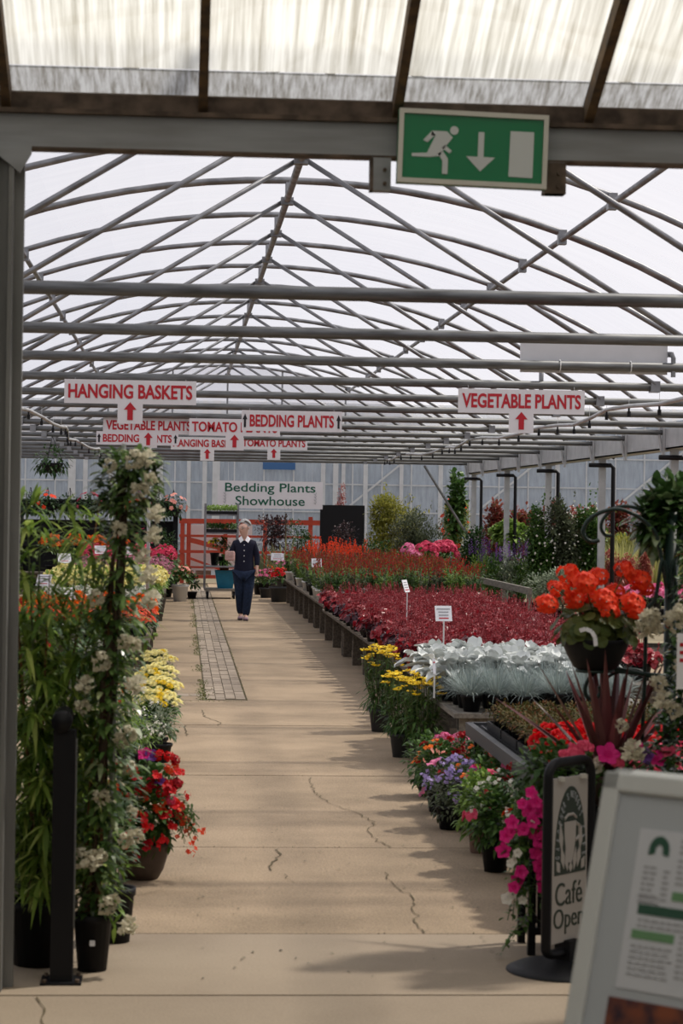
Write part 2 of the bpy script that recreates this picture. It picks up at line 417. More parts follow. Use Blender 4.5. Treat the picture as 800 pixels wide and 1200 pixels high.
# film
fm = MB(); NU = 24
yy = [8.3]
for i in range(len(FR)):
    yy += [FR[i]] + [FR[i] + 2.5 * q for q in (.33, .66)] if i < len(FR) - 1 else [FR[i] + .3]
rows = []
for y in yy:
    fr = min(abs(y - Y) for Y in FR); sag = .03 * min(1, fr / .8)
    rows.append([V((RX + HALF * u / NU * 2 - HALF, y, hoop_z(abs(HALF * u / NU * 2 - HALF)) + .04 - sag * 0.5)) for u in range(NU + 1)])
for a, b in zip(rows, rows[1:]):
    for k in range(NU): fm.add([a[k], a[k + 1], b[k + 1], b[k]], [(0, 1, 2, 3)])
struct('ceiling', fm, 'film', 'clear polythene film over the hoops', smooth=True)
# far gable film over the last tie
gf = MB(); pts = [(RX + HALF * u / 12, hoop_z(HALF * abs(u) / 12) + .03) for u in range(-12, 13)]
pts += [(RX + HALF, TIE_Z + .05), (RX - HALF, TIE_Z + .05)]
gf.prism(pts, Y_END + .04, Y_END + .045); struct('wall_gable', gf, 'film', 'polythene film closing the far gable')
gp = MB()
for u in (-2.6, -1.2, 0, 1.2, 2.6): gp.tube([(RX + u, Y_END + .02, TIE_Z), (RX + u, Y_END + .02, hoop_z(abs(u)))], .022, 6)
struct('gable_frame', gp, 'steel', 'upright pipes of the far gable')
# side film, left
lf = MB().box((RX - HALF - .01, 8.3, 0), (RX - HALF, Y_END, 2.95)); struct('wall_left', lf, 'film', 'polythene film along the left side')
# gutters, brackets, posts
gt = MB(); x0 = GX - .02
gt.box((x0, 8.4, TIE_Z - .22), (x0 + .02, Y_END + .3, TIE_Z + .05)); gt.box((x0, 8.4, TIE_Z - .22), (x0 + .26, Y_END + .3, TIE_Z - .20)); gt.box((x0 + .24, 8.4, TIE_Z - .22), (x0 + .26, Y_END + .3, TIE_Z + .08))
struct('gutter', gt, 'gutter', 'grey steel valley gutter along the right side')
gl = MB(); x1 = RX - HALF
gl.box((x1 - .02, 8.4, TIE_Z - .12), (x1, Y_END + .3, TIE_Z + .06)); struct('gutter', gl, 'gutter', 'grey steel gutter along the left side')
for i, Y in enumerate(FR):
    b = MB(); b.box((GX - .055, Y - .05, TIE_Z - .31), (GX - .022, Y + .05, TIE_Z + .13)); b.tube([(GX - .08, Y, TIE_Z + .10), (GX - .1, Y, TIE_Z), (GX - .06, Y, TIE_Z - .25)], .022, 6)
    struct('gutter_bracket', b, 'gutter', 'steel bracket joining a truss to the right gutter')
for i in range(1, 16, 2):
    Y = FR[i]
    p = MB().box((GX + .06, Y - .05, 0), (GX + .16, Y + .05, TIE_Z - .22)); p.box((GX + .01, Y - .09, TIE_Z - .236), (GX + .21, Y + .09, TIE_Z - .222)); p.box((GX + .02, Y - .08, 0), (GX + .20, Y + .08, .012))
    struct('gutter_post', p, 'gutter', 'grey steel post under the right gutter')
    if Y > 27:
        d = MB().tube([(GX - .12, Y - .12, TIE_Z - .33), (GX + .22, Y - .12, TIE_Z - .33), (GX + .26, Y - .12, TIE_Z - .37), (GX + .26, Y - .12, .0)], .033, 8)
        if i % 4 == 1: d.tube([(GX + .24, Y - .12, TIE_Z - .22), (GX + .32, Y - .12, TIE_Z - .14), (GX + .5, Y - .12, TIE_Z - .12)], .03, 8)
        struct('downpipe', d, 'blackplastic', 'black plastic downpipe beside a gutter post', smooth=True)
sp = MB().tube([(GX - 1.0, Y_END, 1.9 + .9), (GX - .0, Y_END, 1.25)], .03, 6); struct('wind_brace', sp, 'tie', 'diagonal brace at the far end')

# ------------------------------------------------------------------ far glass wall
WY = 60.0
def glass_wall(name, xa, xb, Y, z1, step, lab, thick=4, zs=(.9, 1.75, 2.5, 3.3)):
    root = empty(name, (0, 0, 0)); root['kind'] = 'structure'; root['label'] = lab; root['category'] = 'wall'
    MB().box((xa, Y, 0), (xb, Y + .012, z1)).build('glass', 'wallglass', root)
    x = xa; k = 0
    while x <= xb + .01:
        w_ = .06 if k % thick == 0 else .018
        MB().box((x - w_, Y - .06, 0), (x + w_, Y - .005, z1)).build('mullion', 'whitepost', root); x += step; k += 1
    for z in zs: MB().box((xa, Y - .05, z - .018), (xb, Y - .006, z + .018)).build('transom', 'whitepost', root)
    return root
glass_wall('wall_far', -9, 27, WY, 4.7, .8, 'glazed wall of the next greenhouse beyond the tunnel')
glass_wall('wall_inner', -9, 27, WY + 7, 4.7, 1.6, 'second glazed wall behind the far wall', 2, (1.2, 2.4, 3.6))
struct('wall_behind', MB().box((-12, WY + 14, 0), (32, WY + 14.3, 5)), 'block', 'dull wall at the back of the far greenhouse')
fr2 = MB().box((-9, WY + .1, 4.72), (27, WY + 13.9, 4.74)); struct('ceiling_far', fr2, 'film', 'flat film roof of the far greenhouse')
pl = MB().box((-9, WY - .12, 0), (27, WY - .065, .55)); struct('wall_plinth', pl, 'brick', 'low brick plinth of the far wall')
db = MB()
for k in range(6):
    xx = 4.5 + k * 3.6; db.bar((xx, WY - .08, 1.9), (xx + 2.4, WY - .08, 3.9), .05, .05)
    struct('wall_brace', db, 'whitepost', 'diagonal brace of the far glass wall'); db = MB()

for (px, hw_) in ((84, .10), (130, .06), (185, .13), (221, .05), (253, .10), (393, .07), (402, .05), (428, .06), (470, .05)):
    q = at_y(px, 570, WY - .1); struct('wall_post', MB().box((q.x - hw_, WY - .13, 0), (q.x + hw_, WY - .06, 4.7)), 'whitepost', 'white upright of the far glass wall')
# ------------------------------------------------------------------ the glasshouse the photographer stands in
DY = 8.1
hz0 = at_y(213, 177, DY).z; hz1 = at_y(213, 113, DY).z
hb = MB(); hb.box((-3.6, DY - .02, hz0), (4.6, DY + .06, hz0 + .118)); struct('header_beam', hb, 'beam', 'grey painted steel beam over the doorway')
ha = MB(); ha.box((-3.6, DY - .045, hz0 + .118), (4.6, DY + .06, hz0 + .135)); ha.box((-3.6, DY + .0, hz0 + .135), (4.6, DY + .06, hz1)); ha.box((-3.6, DY - .02, hz0 - .008), (4.6, DY + .06, hz0))
struct('header_angle', ha, 'rust', 'rust stained angle iron on top of the door beam')
for (px, py) in ((447, 205), (651, 209)):
    p = at_y(px, py, DY - .03); b = MB(); b.box((p.x - .035, DY - .02, p.z - .055), (p.x + .035, DY + .045, hz0 - .008)); 
    o = struct('beam_stub', b, 'beam', 'short steel stub hanging under the door beam')
    bb = MB().tube([(p.x + .012, DY - .03, p.z + .02), (p.x + .012, DY - .018, p.z + .02)], .007, 8).tube([(p.x + .012, DY - .03, p.z - .03), (p.x + .012, DY - .018, p.z - .03)], .007, 8); bb.build('bolt', 'rust', o)
    MB().box((p.x - .04, DY - .021, p.z - .055), (p.x - .03 if px < 500 else p.x + .04, DY + .05, hz0 - .009)).build('flange', 'rust', o)
cx = at_y(28, 180, DY).x
cl_ = MB(); cl_.box((cx - .05, DY - .03, 0), (cx - .035, DY + .09, hz0)); cl_.box((cx - .26, DY + .0, 0), (cx - .05, DY + .06, hz0)); cl_.box((cx - .035, DY + .05, 0), (cx, DY + .09, hz0)); cl_.box((cx - .11, DY - .06, 0), (cx - .09, DY, hz0))
struct('door_post', cl_, 'column', 'grey steel post at the left of the doorway')
gs_ = MB(); gs_.add([V((cx - .11, DY - .04, hz0)), V((cx + .03, DY - .04, hz0)), V((cx + .03, DY - .04, hz0 - .03)), V((cx - .01, DY - .04, hz0 - .1)), V((cx - .11, DY - .04, hz0 - .02)),
             V((cx - .11, DY - .03, hz0)), V((cx + .03, DY - .03, hz0)), V((cx + .03, DY - .03, hz0 - .03)), V((cx - .01, DY - .03, hz0 - .1)), V((cx - .11, DY - .03, hz0 - .02))],
        [(4, 3, 2, 1, 0), (5, 6, 7, 8, 9), (0, 1, 6, 5), (1, 2, 7, 6), (2, 3, 8, 7), (3, 4, 9, 8)])
struct('post_gusset', gs_, 'beam', 'corner plate between post and beam')
struct('door_latch', MB().box((cx - .14, DY - .075, .92), (cx - .10, DY - .06, 1.0)).box((cx - .13, DY - .10, .95), (cx - .11, DY - .075, .97)), 'bar', 'latch plate on the left door post')
struct('door_post', MB().box((2.75, DY - .03, 0), (2.99, DY + .09, hz0)), 'column', 'grey steel post at the right of the doorway')
# front walls beside the opening; unseen side and back walls added to cut light
for (a, b, nm) in ((-3.6, cx - .26, 'wall_front_left'), (2.99, 4.6, 'wall_front_right')):
    struct(nm, MB().box((a, DY + .02, 0), (b, DY + .06, hz0)), 'block', 'grey panel wall beside the doorway')
struct('wall_side_left_added', MB().box((-3.75, -1.3, 0), (-3.6, DY + .1, 3.3)), 'block', 'unseen left wall added to dim the entrance glasshouse')
struct('wall_side_right_added', MB().box((4.6, -1.3, 0), (4.75, DY + .1, 3.3)), 'block', 'unseen right wall added to dim the entrance glasshouse')
struct('wall_back_added', MB().box((-3.75, -1.45, 0), (4.75, -1.3, 3.3)), 'block', 'unseen back wall added to dim the entrance glasshouse')
# sloping roof glass
S = math.tan(math.radians(25)); RY = 3.4
def roof_z(y): return hz1 + .02 + (DY - .0 - y) * S if y > RY else hz1 + .02 + (DY - RY) * S - (RY - y) * S
gx0 = at_y(238, 110, DY).x; pitch = (at_y(690, 124, DY).x - at_y(8, 108, DY).x) / 3
k0 = -5; xsb = [gx0 + k * pitch for k in range(k0, 7)]
xsb = [x for x in xsb if -3.6 < x < 4.6]
for x in xsb:
    b = MB().bar((x, DY + .02, roof_z(DY + .02) - .035), (x, RY, roof_z(RY) - .035), .034, .075)
    struct('glazing_bar', b, 'bar', 'dark glazing bar of the dirty glass roof')
for i in range(len(xsb) - 1):
    a, b_ = xsb[i] + .004, xsb[i + 1] - .004
    ya, yb = DY + .03, RY
    # lower sheet laps under the long upper sheet
    g1 = MB(); ym = DY - .14
    def sheet(y0, y1, dz): 
        vs = [V((a, y0, roof_z(y0) + dz)), V((b_, y0, roof_z(y0) + dz)), V((b_, y1, roof_z(y1) + dz)), V((a, y1, roof_z(y1) + dz))]
        g1.add(vs, [(0, 1, 2, 3)])
    sheet(DY - .095, yb, .016)
    struct('roof_pane', g1, 'roofglass', 'streaked dirty pane of the glass roof')
    g1 = MB(); sheet(ya, DY - .11, .004); struct('eaves_shade_pane', g1, 'shadegrimeglass', 'narrow eaves pane, grime with the gutter shade band in its colour')  # dark glass colour stands in for the shade of the gutter behind
struct('eaves_gutter', MB().box((-3.6, DY + .28, hz1 + .02), (4.6, DY + .30, hz1 + .15)).box((-3.6, DY + .08, hz1 + .02), (4.6, DY + .3, hz1 + .035)), 'column', 'eaves gutter outside the glass roof')
struct('ceiling_back_added', MB().add([V((-3.7, RY, roof_z(RY) + .02)), V((4.7, RY, roof_z(RY) + .02)), V((4.7, -1.35, roof_z(-1.35) + .02)), V((-3.7, -1.35, roof_z(-1.35) + .02))], [(0, 1, 2, 3)]), 'roofglass', 'unseen rear slope of the glass roof, added to dim the entrance')  # out-of-view roof slope added to hold down the front light
for x, nm in ((-3.6, 'wall_gable_left'), (4.6, 'wall_gable_right')):
    g1 = MB().add([V((x, DY + .05, 3.2)), V((x, RY, roof_z(RY))), V((x, -1.3, roof_z(-1.3)))], [(0, 1, 2)]); struct(nm, g1, 'block', 'gable of the entrance glasshouse')
# ------------------------------------------------------------------ signs hung from the tie bars
def arrow_pts(w, h): return [(-w * .22, -h / 2), (w * .22, -h / 2), (w * .22, h * .08), (w / 2, h * .08), (0, h / 2), (-w / 2, h * .08), (-w * .22, h * .08)]
def hang_sign(name, txt, px, py, Y, W, H, label, tab=True, arrows=False, tw=.94, dy=-.05):
    """px,py: pixel of the top centre of the board; Y: distance of the tie it hangs from"""
    top = at_y(px, py, Y + dy)
    r = thing(name, label, 'sign', (top.x, top.y, top.z - H / 2))
    b = MB()
    if tab:
        t = .105; pts = [(-W / 2, H / 2), (W / 2, H / 2), (W / 2, -H / 2), (t, -H / 2), (t, -H / 2 - .165), (-t, -H / 2 - .165), (-t, -H / 2), (-W / 2, -H / 2)]
    else: pts = [(-W / 2, H / 2), (W / 2, H / 2), (W / 2, -H / 2), (-W / 2, -H / 2)]
    b.prism(pts[::-1], -.006, .006); b.build('board', 'whiteboard', r)
    lettering(txt, W * tw if not arrows else W * .84, H * .60, 'signred', r, (0, -.0085, 0.0 if not tab else .003), bold=.028)
    if tab:
        a = MB().prism(arrow_pts(.105, .15), -.002, .002).build('arrow', 'signred', r); a.location = (0, -.0085, -H / 2 - .06)
    if arrows:
        for s in (-1, 1):
            a = MB().prism(arrow_pts(.05, H * .66), -.002, .002).build('arrow', 'signblack', r); a.location = (s * (W / 2 - .035), -.0085, 0)
    for s in (-1, 1):
        x = s * W * .42
        MB().tube([(x, 0, H / 2 - .01), (x, .01, TIE_Z - r.location.z - .03), (x, -dy, TIE_Z - r.location.z + .038), (x, -dy + .036, TIE_Z - r.location.z)], .0022, 5).build('wire', 'wire', r)
    return r
F3, F5, F6, F7, F9, F10 = FR[3], FR[5], FR[6], FR[7], FR[9], FR[10]
hang_sign('hanging_sign', 'HANGING BASKETS', 153, 445.5, F3, 1.10, .20, 'large white HANGING BASKETS sign with red arrow, nearest of the left signs')
hang_sign('hanging_sign', 'VEGETABLE PLANTS', 611, 456.5, F3, 1.08, .205, 'white sign reading VEGETABLE PLANTS with red arrow hanging alone under the blank panel')
hang_sign('hanging_sign', 'VEGETABLE PLANTS', 174, 489.5, F6, 1.06, .19, 'white VEGETABLE PLANTS sign partly covered by the TOMATO PLANTS sign beside it', dy=.06)
hang_sign('hanging_sign', 'TOMATO PLANTS', 275, 491, F6, 1.07, .20, 'larger white TOMATO PLANTS sign overlapped by the BEDDING PLANTS sign with black arrows')
hang_sign('hanging_sign', 'BEDDING PLANTS', 342, 481.5, F5, 1.07, .22, 'white BEDDING PLANTS sign with upright black arrows at both ends, near the ridge', tab=False, arrows=True)
hang_sign('hanging_sign', 'BEDDING PLANTS', 161, 506, F7, 1.05, .17, 'BEDDING PLANTS sign half hidden behind the left VEGETABLE PLANTS sign', tab=False, arrows=True)
hang_sign('hanging_sign', 'HANGING BASKETS', 243, 512.5, F9, 1.10, .19, 'small distant HANGING BASKETS sign with red arrow, hanging below the TOMATO PLANTS sign')
hang_sign('hanging_sign', 'TOMATO PLANTS', 321, 512.5, F10, 1.09, .20, 'small distant TOMATO PLANTS sign with red arrow, right of the small HANGING BASKETS sign')
# Bedding Plants Showhouse
p = at_y(316.5, 580, Y_END - .1); W = 123 * Y_END / F_PX; H = 32 * Y_END / F_PX
r = thing('showhouse_sign', 'long white sign lettered Bedding Plants Showhouse in green at the far end of the aisle', 'sign', p)
MB().box((-W / 2, -.015, -H / 2), (W / 2, .015, H / 2)).build('board', 'whiteboard', r)
lettering('Bedding Plants', W * .86, H * .42, 'signgreen', r, (0, -.018, H * .215), bold=.01)
lettering('Showhouse', W * .66, H * .34, 'signgreen', r, (0, -.018, -H * .22), bold=.01)
for s in (-1, 1):
    m_ = MB()
    for k in range(4):
        z = -H * .32 + k * .065
        m_.tube([(s * W * .43 - .03, -.018, z + .04), (s * W * .43, -.018, z), (s * W * .43 + .02, -.018, z + .06)], .006, 4)
    m_.build('leaf_motif', 'print', r)
    MB().tube([(s * W * .4, 0, H / 2 - .02), (s * W * .4, .1, TIE_Z - p.z)], .004, 5).build('wire', 'wire', r)
# blank panel lashed along a tie
a = at_y(610, 405, FR[2] + .04); b = at_y(782, 405, FR[2] + .04); w_ = b.x - a.x
r = thing('blank_sign', 'long blank pale grey panel lashed along a tie bar above the VEGETABLE PLANTS sign', 'panel', ((a.x + b.x) / 2, FR[2] + .055, TIE_Z - .05))
MB().box((-w_ / 2, -.015, 0), (w_ / 2, .015, .235)).build('board', 'panel_white', r)
for s in (-.24, .24):
    MB().tube([(s * w_, -.1 + .04 * math.cos(q * PI / 4) + .04, .05 + .042 * math.sin(q * PI / 4)) for q in range(8)], .004, 5, closed=True).build('lashing', 'whiteplastic', r)
hk = MB().box((w_ / 2 + .0, -.03, .13), (w_ / 2 + .03, .0, .17)).tube([(w_ / 2 + .035, -.06, -.02), (w_ / 2 + .035, -.06, .12), (w_ / 2 + .02, -.05, .16)], .018, 8); hk.build('clamp', 'steel', r)
o = MB().tube([(at_y(634, 440, FR[3]).x, FR[3], TIE_Z - .05), (at_y(634, 440, FR[3]).x, FR[3], TIE_Z + .14)], .02, 8).build('pipe_clamp', 'steel', None, True); tag(o, 'small grey pipe clamp on the tie bar below the blank panel', 'clamp')
# irrigation pipes with drip nozzles
def irrigation(x, ys_, zf, label, drops):
    r = thing('hanging_irrigation_pipe', label, 'pipe', (x, ys_[0], 2.72)); 
    pts = [V((zf(y)[0] - x, y - ys_[0], zf(y)[1] - 2.72)) for y in [ys_[0] + k * (ys_[1] - ys_[0]) / 26 for k in range(27)]]
    MB().tube(pts, .020, 8).build('pipe', 'gutter', r, True)
    for q in pts[1::drops]:
        MB().tube([q, q - V((0, 0, .06))], .010, 6).tube([q - V((0, 0, .05)), q - V((0, 0, .10))], .018, 6).build('nozzle', 'blackplastic', r)
        MB().tube([q, V((q.x, q.y, TIE_Z - 2.72 + .04))], .002, 4).build('wire', 'wire', r)
irrigation(4.22, (14.0, 47), lambda y: (4.22 + .10 * math.sin(y * .55), 2.745 + .03 * math.sin(y * 1.25) + .003 * (y - 14)), 'grey overhead irrigation pipe with drip nozzles along the right of the roof', 1)
irrigation(-1.66, (14.0, 47), lambda y: (-1.62 + .10 * math.sin(y * .5), 2.74 + .03 * math.sin(y * 1.1) + .003 * (y - 14)), 'grey overhead irrigation pipe with drip nozzles along the left of the roof', 1)

# ------------------------------------------------------------------ emergency exit sign
p = at_y(553.5, 175, DY - .09); w_ = 177 * (DY - .09) / F_PX; h_ = 87 * (DY - .09) / F_PX
r = thing('exit_sign', 'green emergency exit sign with running man, down arrow and door on the door beam', 'sign', p); r.rotation_euler = (0, math.radians(1.4), 0)
MB().box((-w_ / 2, -.012, -h_ / 2), (w_ / 2, .035, h_ / 2)).build('housing', 'exitgreen', r)
fr_ = MB(); e = .017
for (x0, x1, z0, z1) in ((-w_ / 2, w_ / 2, h_ / 2 - e, h_ / 2), (-w_ / 2, w_ / 2, -h_ / 2, -h_ / 2 + e), (-w_ / 2, -w_ / 2 + e, -h_ / 2 + e, h_ / 2 - e), (w_ / 2 - e, w_ / 2, -h_ / 2 + e, h_ / 2 - e)):
    fr_.box((x0, -.022, z0), (x1, -.011, z1))
fr_.build('frame', 'exitframe', r)
def U(x, y): return ((x - 397) * w_ / 570, (205 - y) * h_ / 292)       # from the close-up of the sign
def poly(pts, name):
    MB().prism([U(*q) for q in pts][::-1], -.0145, -.0118).build(name, 'exitwhite', r)
mn = MB()
hc = U(323, 137); mn.prism([(hc[0] + .0155 * math.cos(-q * PI / 10), hc[1] + .0155 * math.sin(-q * PI / 10)) for q in range(20)][::-1], -.0145, -.0118)
for pts in ([(238, 142), (296, 142), (318, 165), (290, 205), (272, 240), (232, 246), (165, 246), (165, 234), (222, 230), (252, 160), (236, 162)],
            [(238, 142), (252, 158), (222, 188), (206, 180)], [(290, 195), (316, 218), (308, 228), (278, 208)],
            [(262, 230), (284, 222), (303, 250), (303, 310), (282, 310), (282, 258)]):
    mn.prism([U(*q) for q in pts][::-1], -.0145, -.0118)
mn.build('running_figure', 'exitwhite', r)
poly([(416, 138), (438, 138), (438, 236), (482, 236), (427, 293), (372, 236), (416, 236)], 'arrow')
poly([(538, 128), (628, 128), (628, 310), (536, 308)], 'door_symbol')

# ------------------------------------------------------------------ A-board (menu board) in front
PHI = math.radians(44); LEAN = math.radians(15.5)
def aboard():
    r = thing('menu_board', 'pale grey framed pavement board with printed cafe menu, nearest thing at lower right', 'menu board')
    W, L = .66, 1.26
    def side(name, sgn):
        s = empty(name); s.parent = r
        # local: x along width from left edge, z up the board, -y out of the face
        s.rotation_euler = (sgn * -LEAN, 0, 0); s.location = (0, 0, 0)
        return s
    def frame(par):
        e = .042; f_ = MB()
        for (x0, x1, z0, z1) in ((0, W, L - e, L), (0, W, .06, .06 + e), (0, e, .06, L), (W - e, W, .06, L)):
            f_.box((x0, -.014, z0), (x1, .014, z1))
        f_.box((.0, -.010, 0), (.03, .010, .08)); f_.box((W - .03, -.010, 0), (W, .010, .08))
        return f_
    s = side('front_panel', 1)
    o = frame(s).build('frame', 'board', s); bv = o.modifiers.new('bevel', 'BEVEL'); bv.width = .006; bv.segments = 2
    MB().box((.04, -.004, .1), (W - .04, .006, L - .04)).build('backing', 'panel', s)
    px0, pz1 = .105, L - .11
    MB().box((px0, -.0065, L - .435), (W - .055, -.004, pz1)).build('menu_sheet', 'paper', s)
    em = MB(); cxm, czm = px0 + .052, L - .152
    outer = [(cxm + .024 * math.cos(a), czm + .030 * math.sin(a)) for a in [PI * k / 12 for k in range(13)]]
    inner = [(cxm + .009 * math.cos(a), czm + .012 * math.sin(a)) for a in [PI * k / 12 for k in range(13)]]
    em.prism([(cxm - .024, czm - .010)] + outer[::-1] + [(cxm + .024, czm - .010), (cxm + .009, czm - .007)] + inner + [(cxm - .009, czm - .007)], -.008, -.0066)
    em.build('emblem', 'boardgreen', s)
    rr = random.Random(3)
    def lines(x0, x1, z1, n, dz=.0115, h=.005):
        for k in range(n):
            ln = MB(); x = x0
            while x < x1 - .01:
                wv = rr.uniform(.008, .02); ln.box((x, -.0075, z1 - k * dz - h), (min(x + wv, x1), -.0066, z1 - k * dz)); x += wv + .004
            ln.build('text_line', 'print', s)
    lines(px0 + .022, px0 + .060, L - .185, 7); lines(px0 + .070, px0 + .085, L - .19, 6)
    lines(px0 + .100, px0 + .19, L - .125, 3); lines(px0 + .100, px0 + .19, L - .165, 5); lines(px0 + .22, px0 + .36, L - .125, 10)
    lines(px0 + .020, px0 + .08, L - .245, 2); lines(px0 + .028, px0 + .20, L - .292, 2); lines(px0 + .020, px0 + .12, L - .345, 6); lines(px0 + .13, px0 + .30, L - .315, 8)
    MB().box((px0 + .098, -.0078, L - .248), (px0 + .36, -.0066, L - .230)).build('heading_band', 'boardgreen2', s)
    MB().box((px0 + .024, -.0078, L - .283), (px0 + .36, -.0066, L - .263)).build('heading_band', 'boardgreen', s)
    MB().box((px0 + .018, -.0078, L - .333), (px0 + .118, -.0066, L - .315)).build('heading_band', 'boardgreen2', s)
    MB().box((px0 - .012, -.0068, .16), (W - .055, -.004, L - .455)).build('food_photo', 'photo', s)
    bk = empty('rear_panel'); bk.parent = r
    ang = 2 * LEAN; h = L * math.cos(LEAN); dpt = L * math.sin(LEAN)
    b2 = frame(bk); o = b2.build('frame', 'board', bk); MB().box((.04, -.006, .1), (W - .04, .004, L - .04)).build('backing', 'panel', bk)
    bk.location = (0, 2 * dpt + .03, 0); bk.rotation_euler = (LEAN, 0, 0)
    return r
ab = aboard()
tl = at_y(712, 904, 4.35)                        # top left corner of the board
hd = V((math.cos(PHI), -math.sin(PHI), 0)); nb = V((math.sin(PHI), math.cos(PHI), 0))
ztop = 1.26 * math.cos(LEAN)
# slide the board along the sight line until its top is at the right height
dd = ray(712, 904); k = (ztop - CAM_H) / dd.z; tl = EYE + dd * k
base = tl - nb * (1.26 * math.sin(LEAN)); base.z = 0.0
ab.location = base; ab.rotation_euler = (0, 0, -PHI)

# ------------------------------------------------------------------ cafe pavement sign
bp0 = at_z(664, 1137, 0.0)
r = thing('cafe_sign', 'narrow black framed pavement sign reading Cafe Open on a round black base', 'sign', (bp0.x, bp0.y, 0), math.radians(47))
MB().lathe([(0, .045), (.06, .043), (.14, .034), (.2, .02), (.235, .004), (.235, 0), (0, 0)], 28).build('base', 'blackplastic', r, True)
MB().box((-.035, -.035, .02), (.035, .035, .12)).build('socket', 'blackplastic', r)
SW, SZ0, SZ1 = .150, .075, .805
fpts = []; rc = .06
for (cx_, cz_, a0) in ((SW - rc, SZ1 - rc, 0), (-SW + rc, SZ1 - rc, 90), (-SW + rc, SZ0 + rc * .5, 180), (SW - rc, SZ0 + rc * .5, 270)):
    for q in range(0, 91, 15):
        a = math.radians(a0 + q); fpts.append((cx_ + rc * math.cos(a), 0, cz_ + rc * math.sin(a) * (1 if a0 < 180 else .5)))
MB().tube(fpts, .019, 10, closed=True).build('frame', 'blackmetal', r, True)
pz0, pz1, pw = .115, .745, .120
MB().box((-pw, -.006, pz0), (pw, .006, pz1)).build('panel', 'cafepanel', r)
for s in (-1, 1): MB().lathe([(0, .012), (.014, .012), (.016, -.004), (0, -.004)], 10, (s * .075, -.012, pz1 - .006)).build('panel_clip', 'exitframe', r)
# emblem: dark arch with cup, leaves and curved wording
dm = MB(); az = .375; aw = .108; ah = .335; st = .05
arch = [(aw * math.cos(PI * k / 24), az + st + (ah - st) * math.sin(PI * k / 24)) for k in range(25)]
dm.prism([(-aw, az)] + arch[::-1] + [(aw, az)], -.0085, -.006); dm.build('emblem', 'cafedark', r)
cup = MB()
cup.prism([(-.075, .62), (.055, .62), (.052, .56), (.035, .50), (.01, .462), (-.02, .462), (-.05, .50), (-.07, .56)], -.0105, -.0085)
cup.tube([(-.075 + .0, -.0095, .632), (-.04, -.0095, .647), (.02, -.0095, .647), (.055, -.0095, .632)], .006, 5)
cup.tube([(.055, -.0095, .61), (.088, -.0095, .60), (.09, -.0095, .56), (.05, -.0095, .545)], .008, 5)
for (x, z, a, L) in ((-.10, .50, 100, .13), (.10, .50, 80, .10), (-.075, .44, 110, .10), (.075, .44, 70, .10), (-.035, .43, 105, .09), (.035, .43, 75, .09), (-.12, .43, 130, .06), (.12, .43, 50, .06), (0, .425, 90, .04)):
    d = V((math.cos(math.radians(a)), 0, math.sin(math.radians(a)))); s_ = V((-d.z, 0, d.x)) * .022
    q = V((x, 0, z)); pt = [q, q + d * L * .45 + s_, q + d * L, q + d * L * .45 - s_]
    cup.prism([(v.x, v.z) for v in pt], -.0105, -.0085)
cu_ = cup.build('cup_and_leaves', 'cafepanel', r); cu_.scale = (.62, 1, 1); cu_.location = (0, 0, -.045)
word = "GARDENER'S RETREAT CAFE"
for i, chh in enumerate(word):
    if chh in " '": continue
    t = PI - PI * (i + .5) / len(word)
    me = text_mesh(chh, .011, .026, .002, .0); me.name = 'emblem_letter'; me.materials.clear(); me.materials.append(M['panel'])
    o = bpy.data.objects.new('emblem_letter', me); C.objects.link(o); o.parent = r
    o.location = ((aw - .015) * math.cos(t), -.0095, az + st + (ah - st - .03) * math.sin(t)); o.rotation_euler = (0, PI / 2 - t if True else 0, 0)
lettering('Café', .185, .088, 'cafedark', r, (-.006, -.0075, .30), bold=-.004)
lettering('Open', .205, .10, 'cafedark', r, (-.006, -.0075, .195), bold=-.004)
CAFE = r

# ------------------------------------------------------------------ black post of the doorway barrier
b0 = at_z(72, 1150); r = thing('barrier_post', 'black square barrier post with a dark capped head standing before the bamboo', 'post', (b0.x, b0.y, 0))
MB().box((-.041, -.041, .008), (.041, .041, .93)).build('shaft', 'blackmetal', r)
bs = MB().box((-.075, -.075, 0), (.075, .075, .008)); bs.build('base_plate', 'blackmetal', r)
for sx in (-1, 1):
    for sy in (-1, 1): MB().lathe([(0, .02), (.008, .02), (.008, .008)], 8, (sx * .06, sy * .06, 0)).build('bolt', 'rust', r)
MB().tube([(-.01, -.06, .962), (-.01, .10, .972)], .038, 14).build('head', 'blackmetal', r, True)
MB().box((.0405, -.02, .2), (.046, -.01, .9)).build('edge_strip', 'column', r)
# support poles by the left tables
for (px, Y, zb, lab) in ((174, FR[6] + .1, 0, 'thin grey support pole under the left VEGETABLE PLANTS sign'),):
    q = at_y(px, 620, Y); rr_ = .022
    o = thing('support_pole', lab, 'pole', (q.x, Y, 0)); MB().tube([(0, 0, 0), (0, 0, TIE_Z)], rr_, 10).build('tube', 'gutter', o, True); MB().lathe([(.07, 0), (.07, .01), (0, .01)], 12).build('foot_plate', 'steel', o)

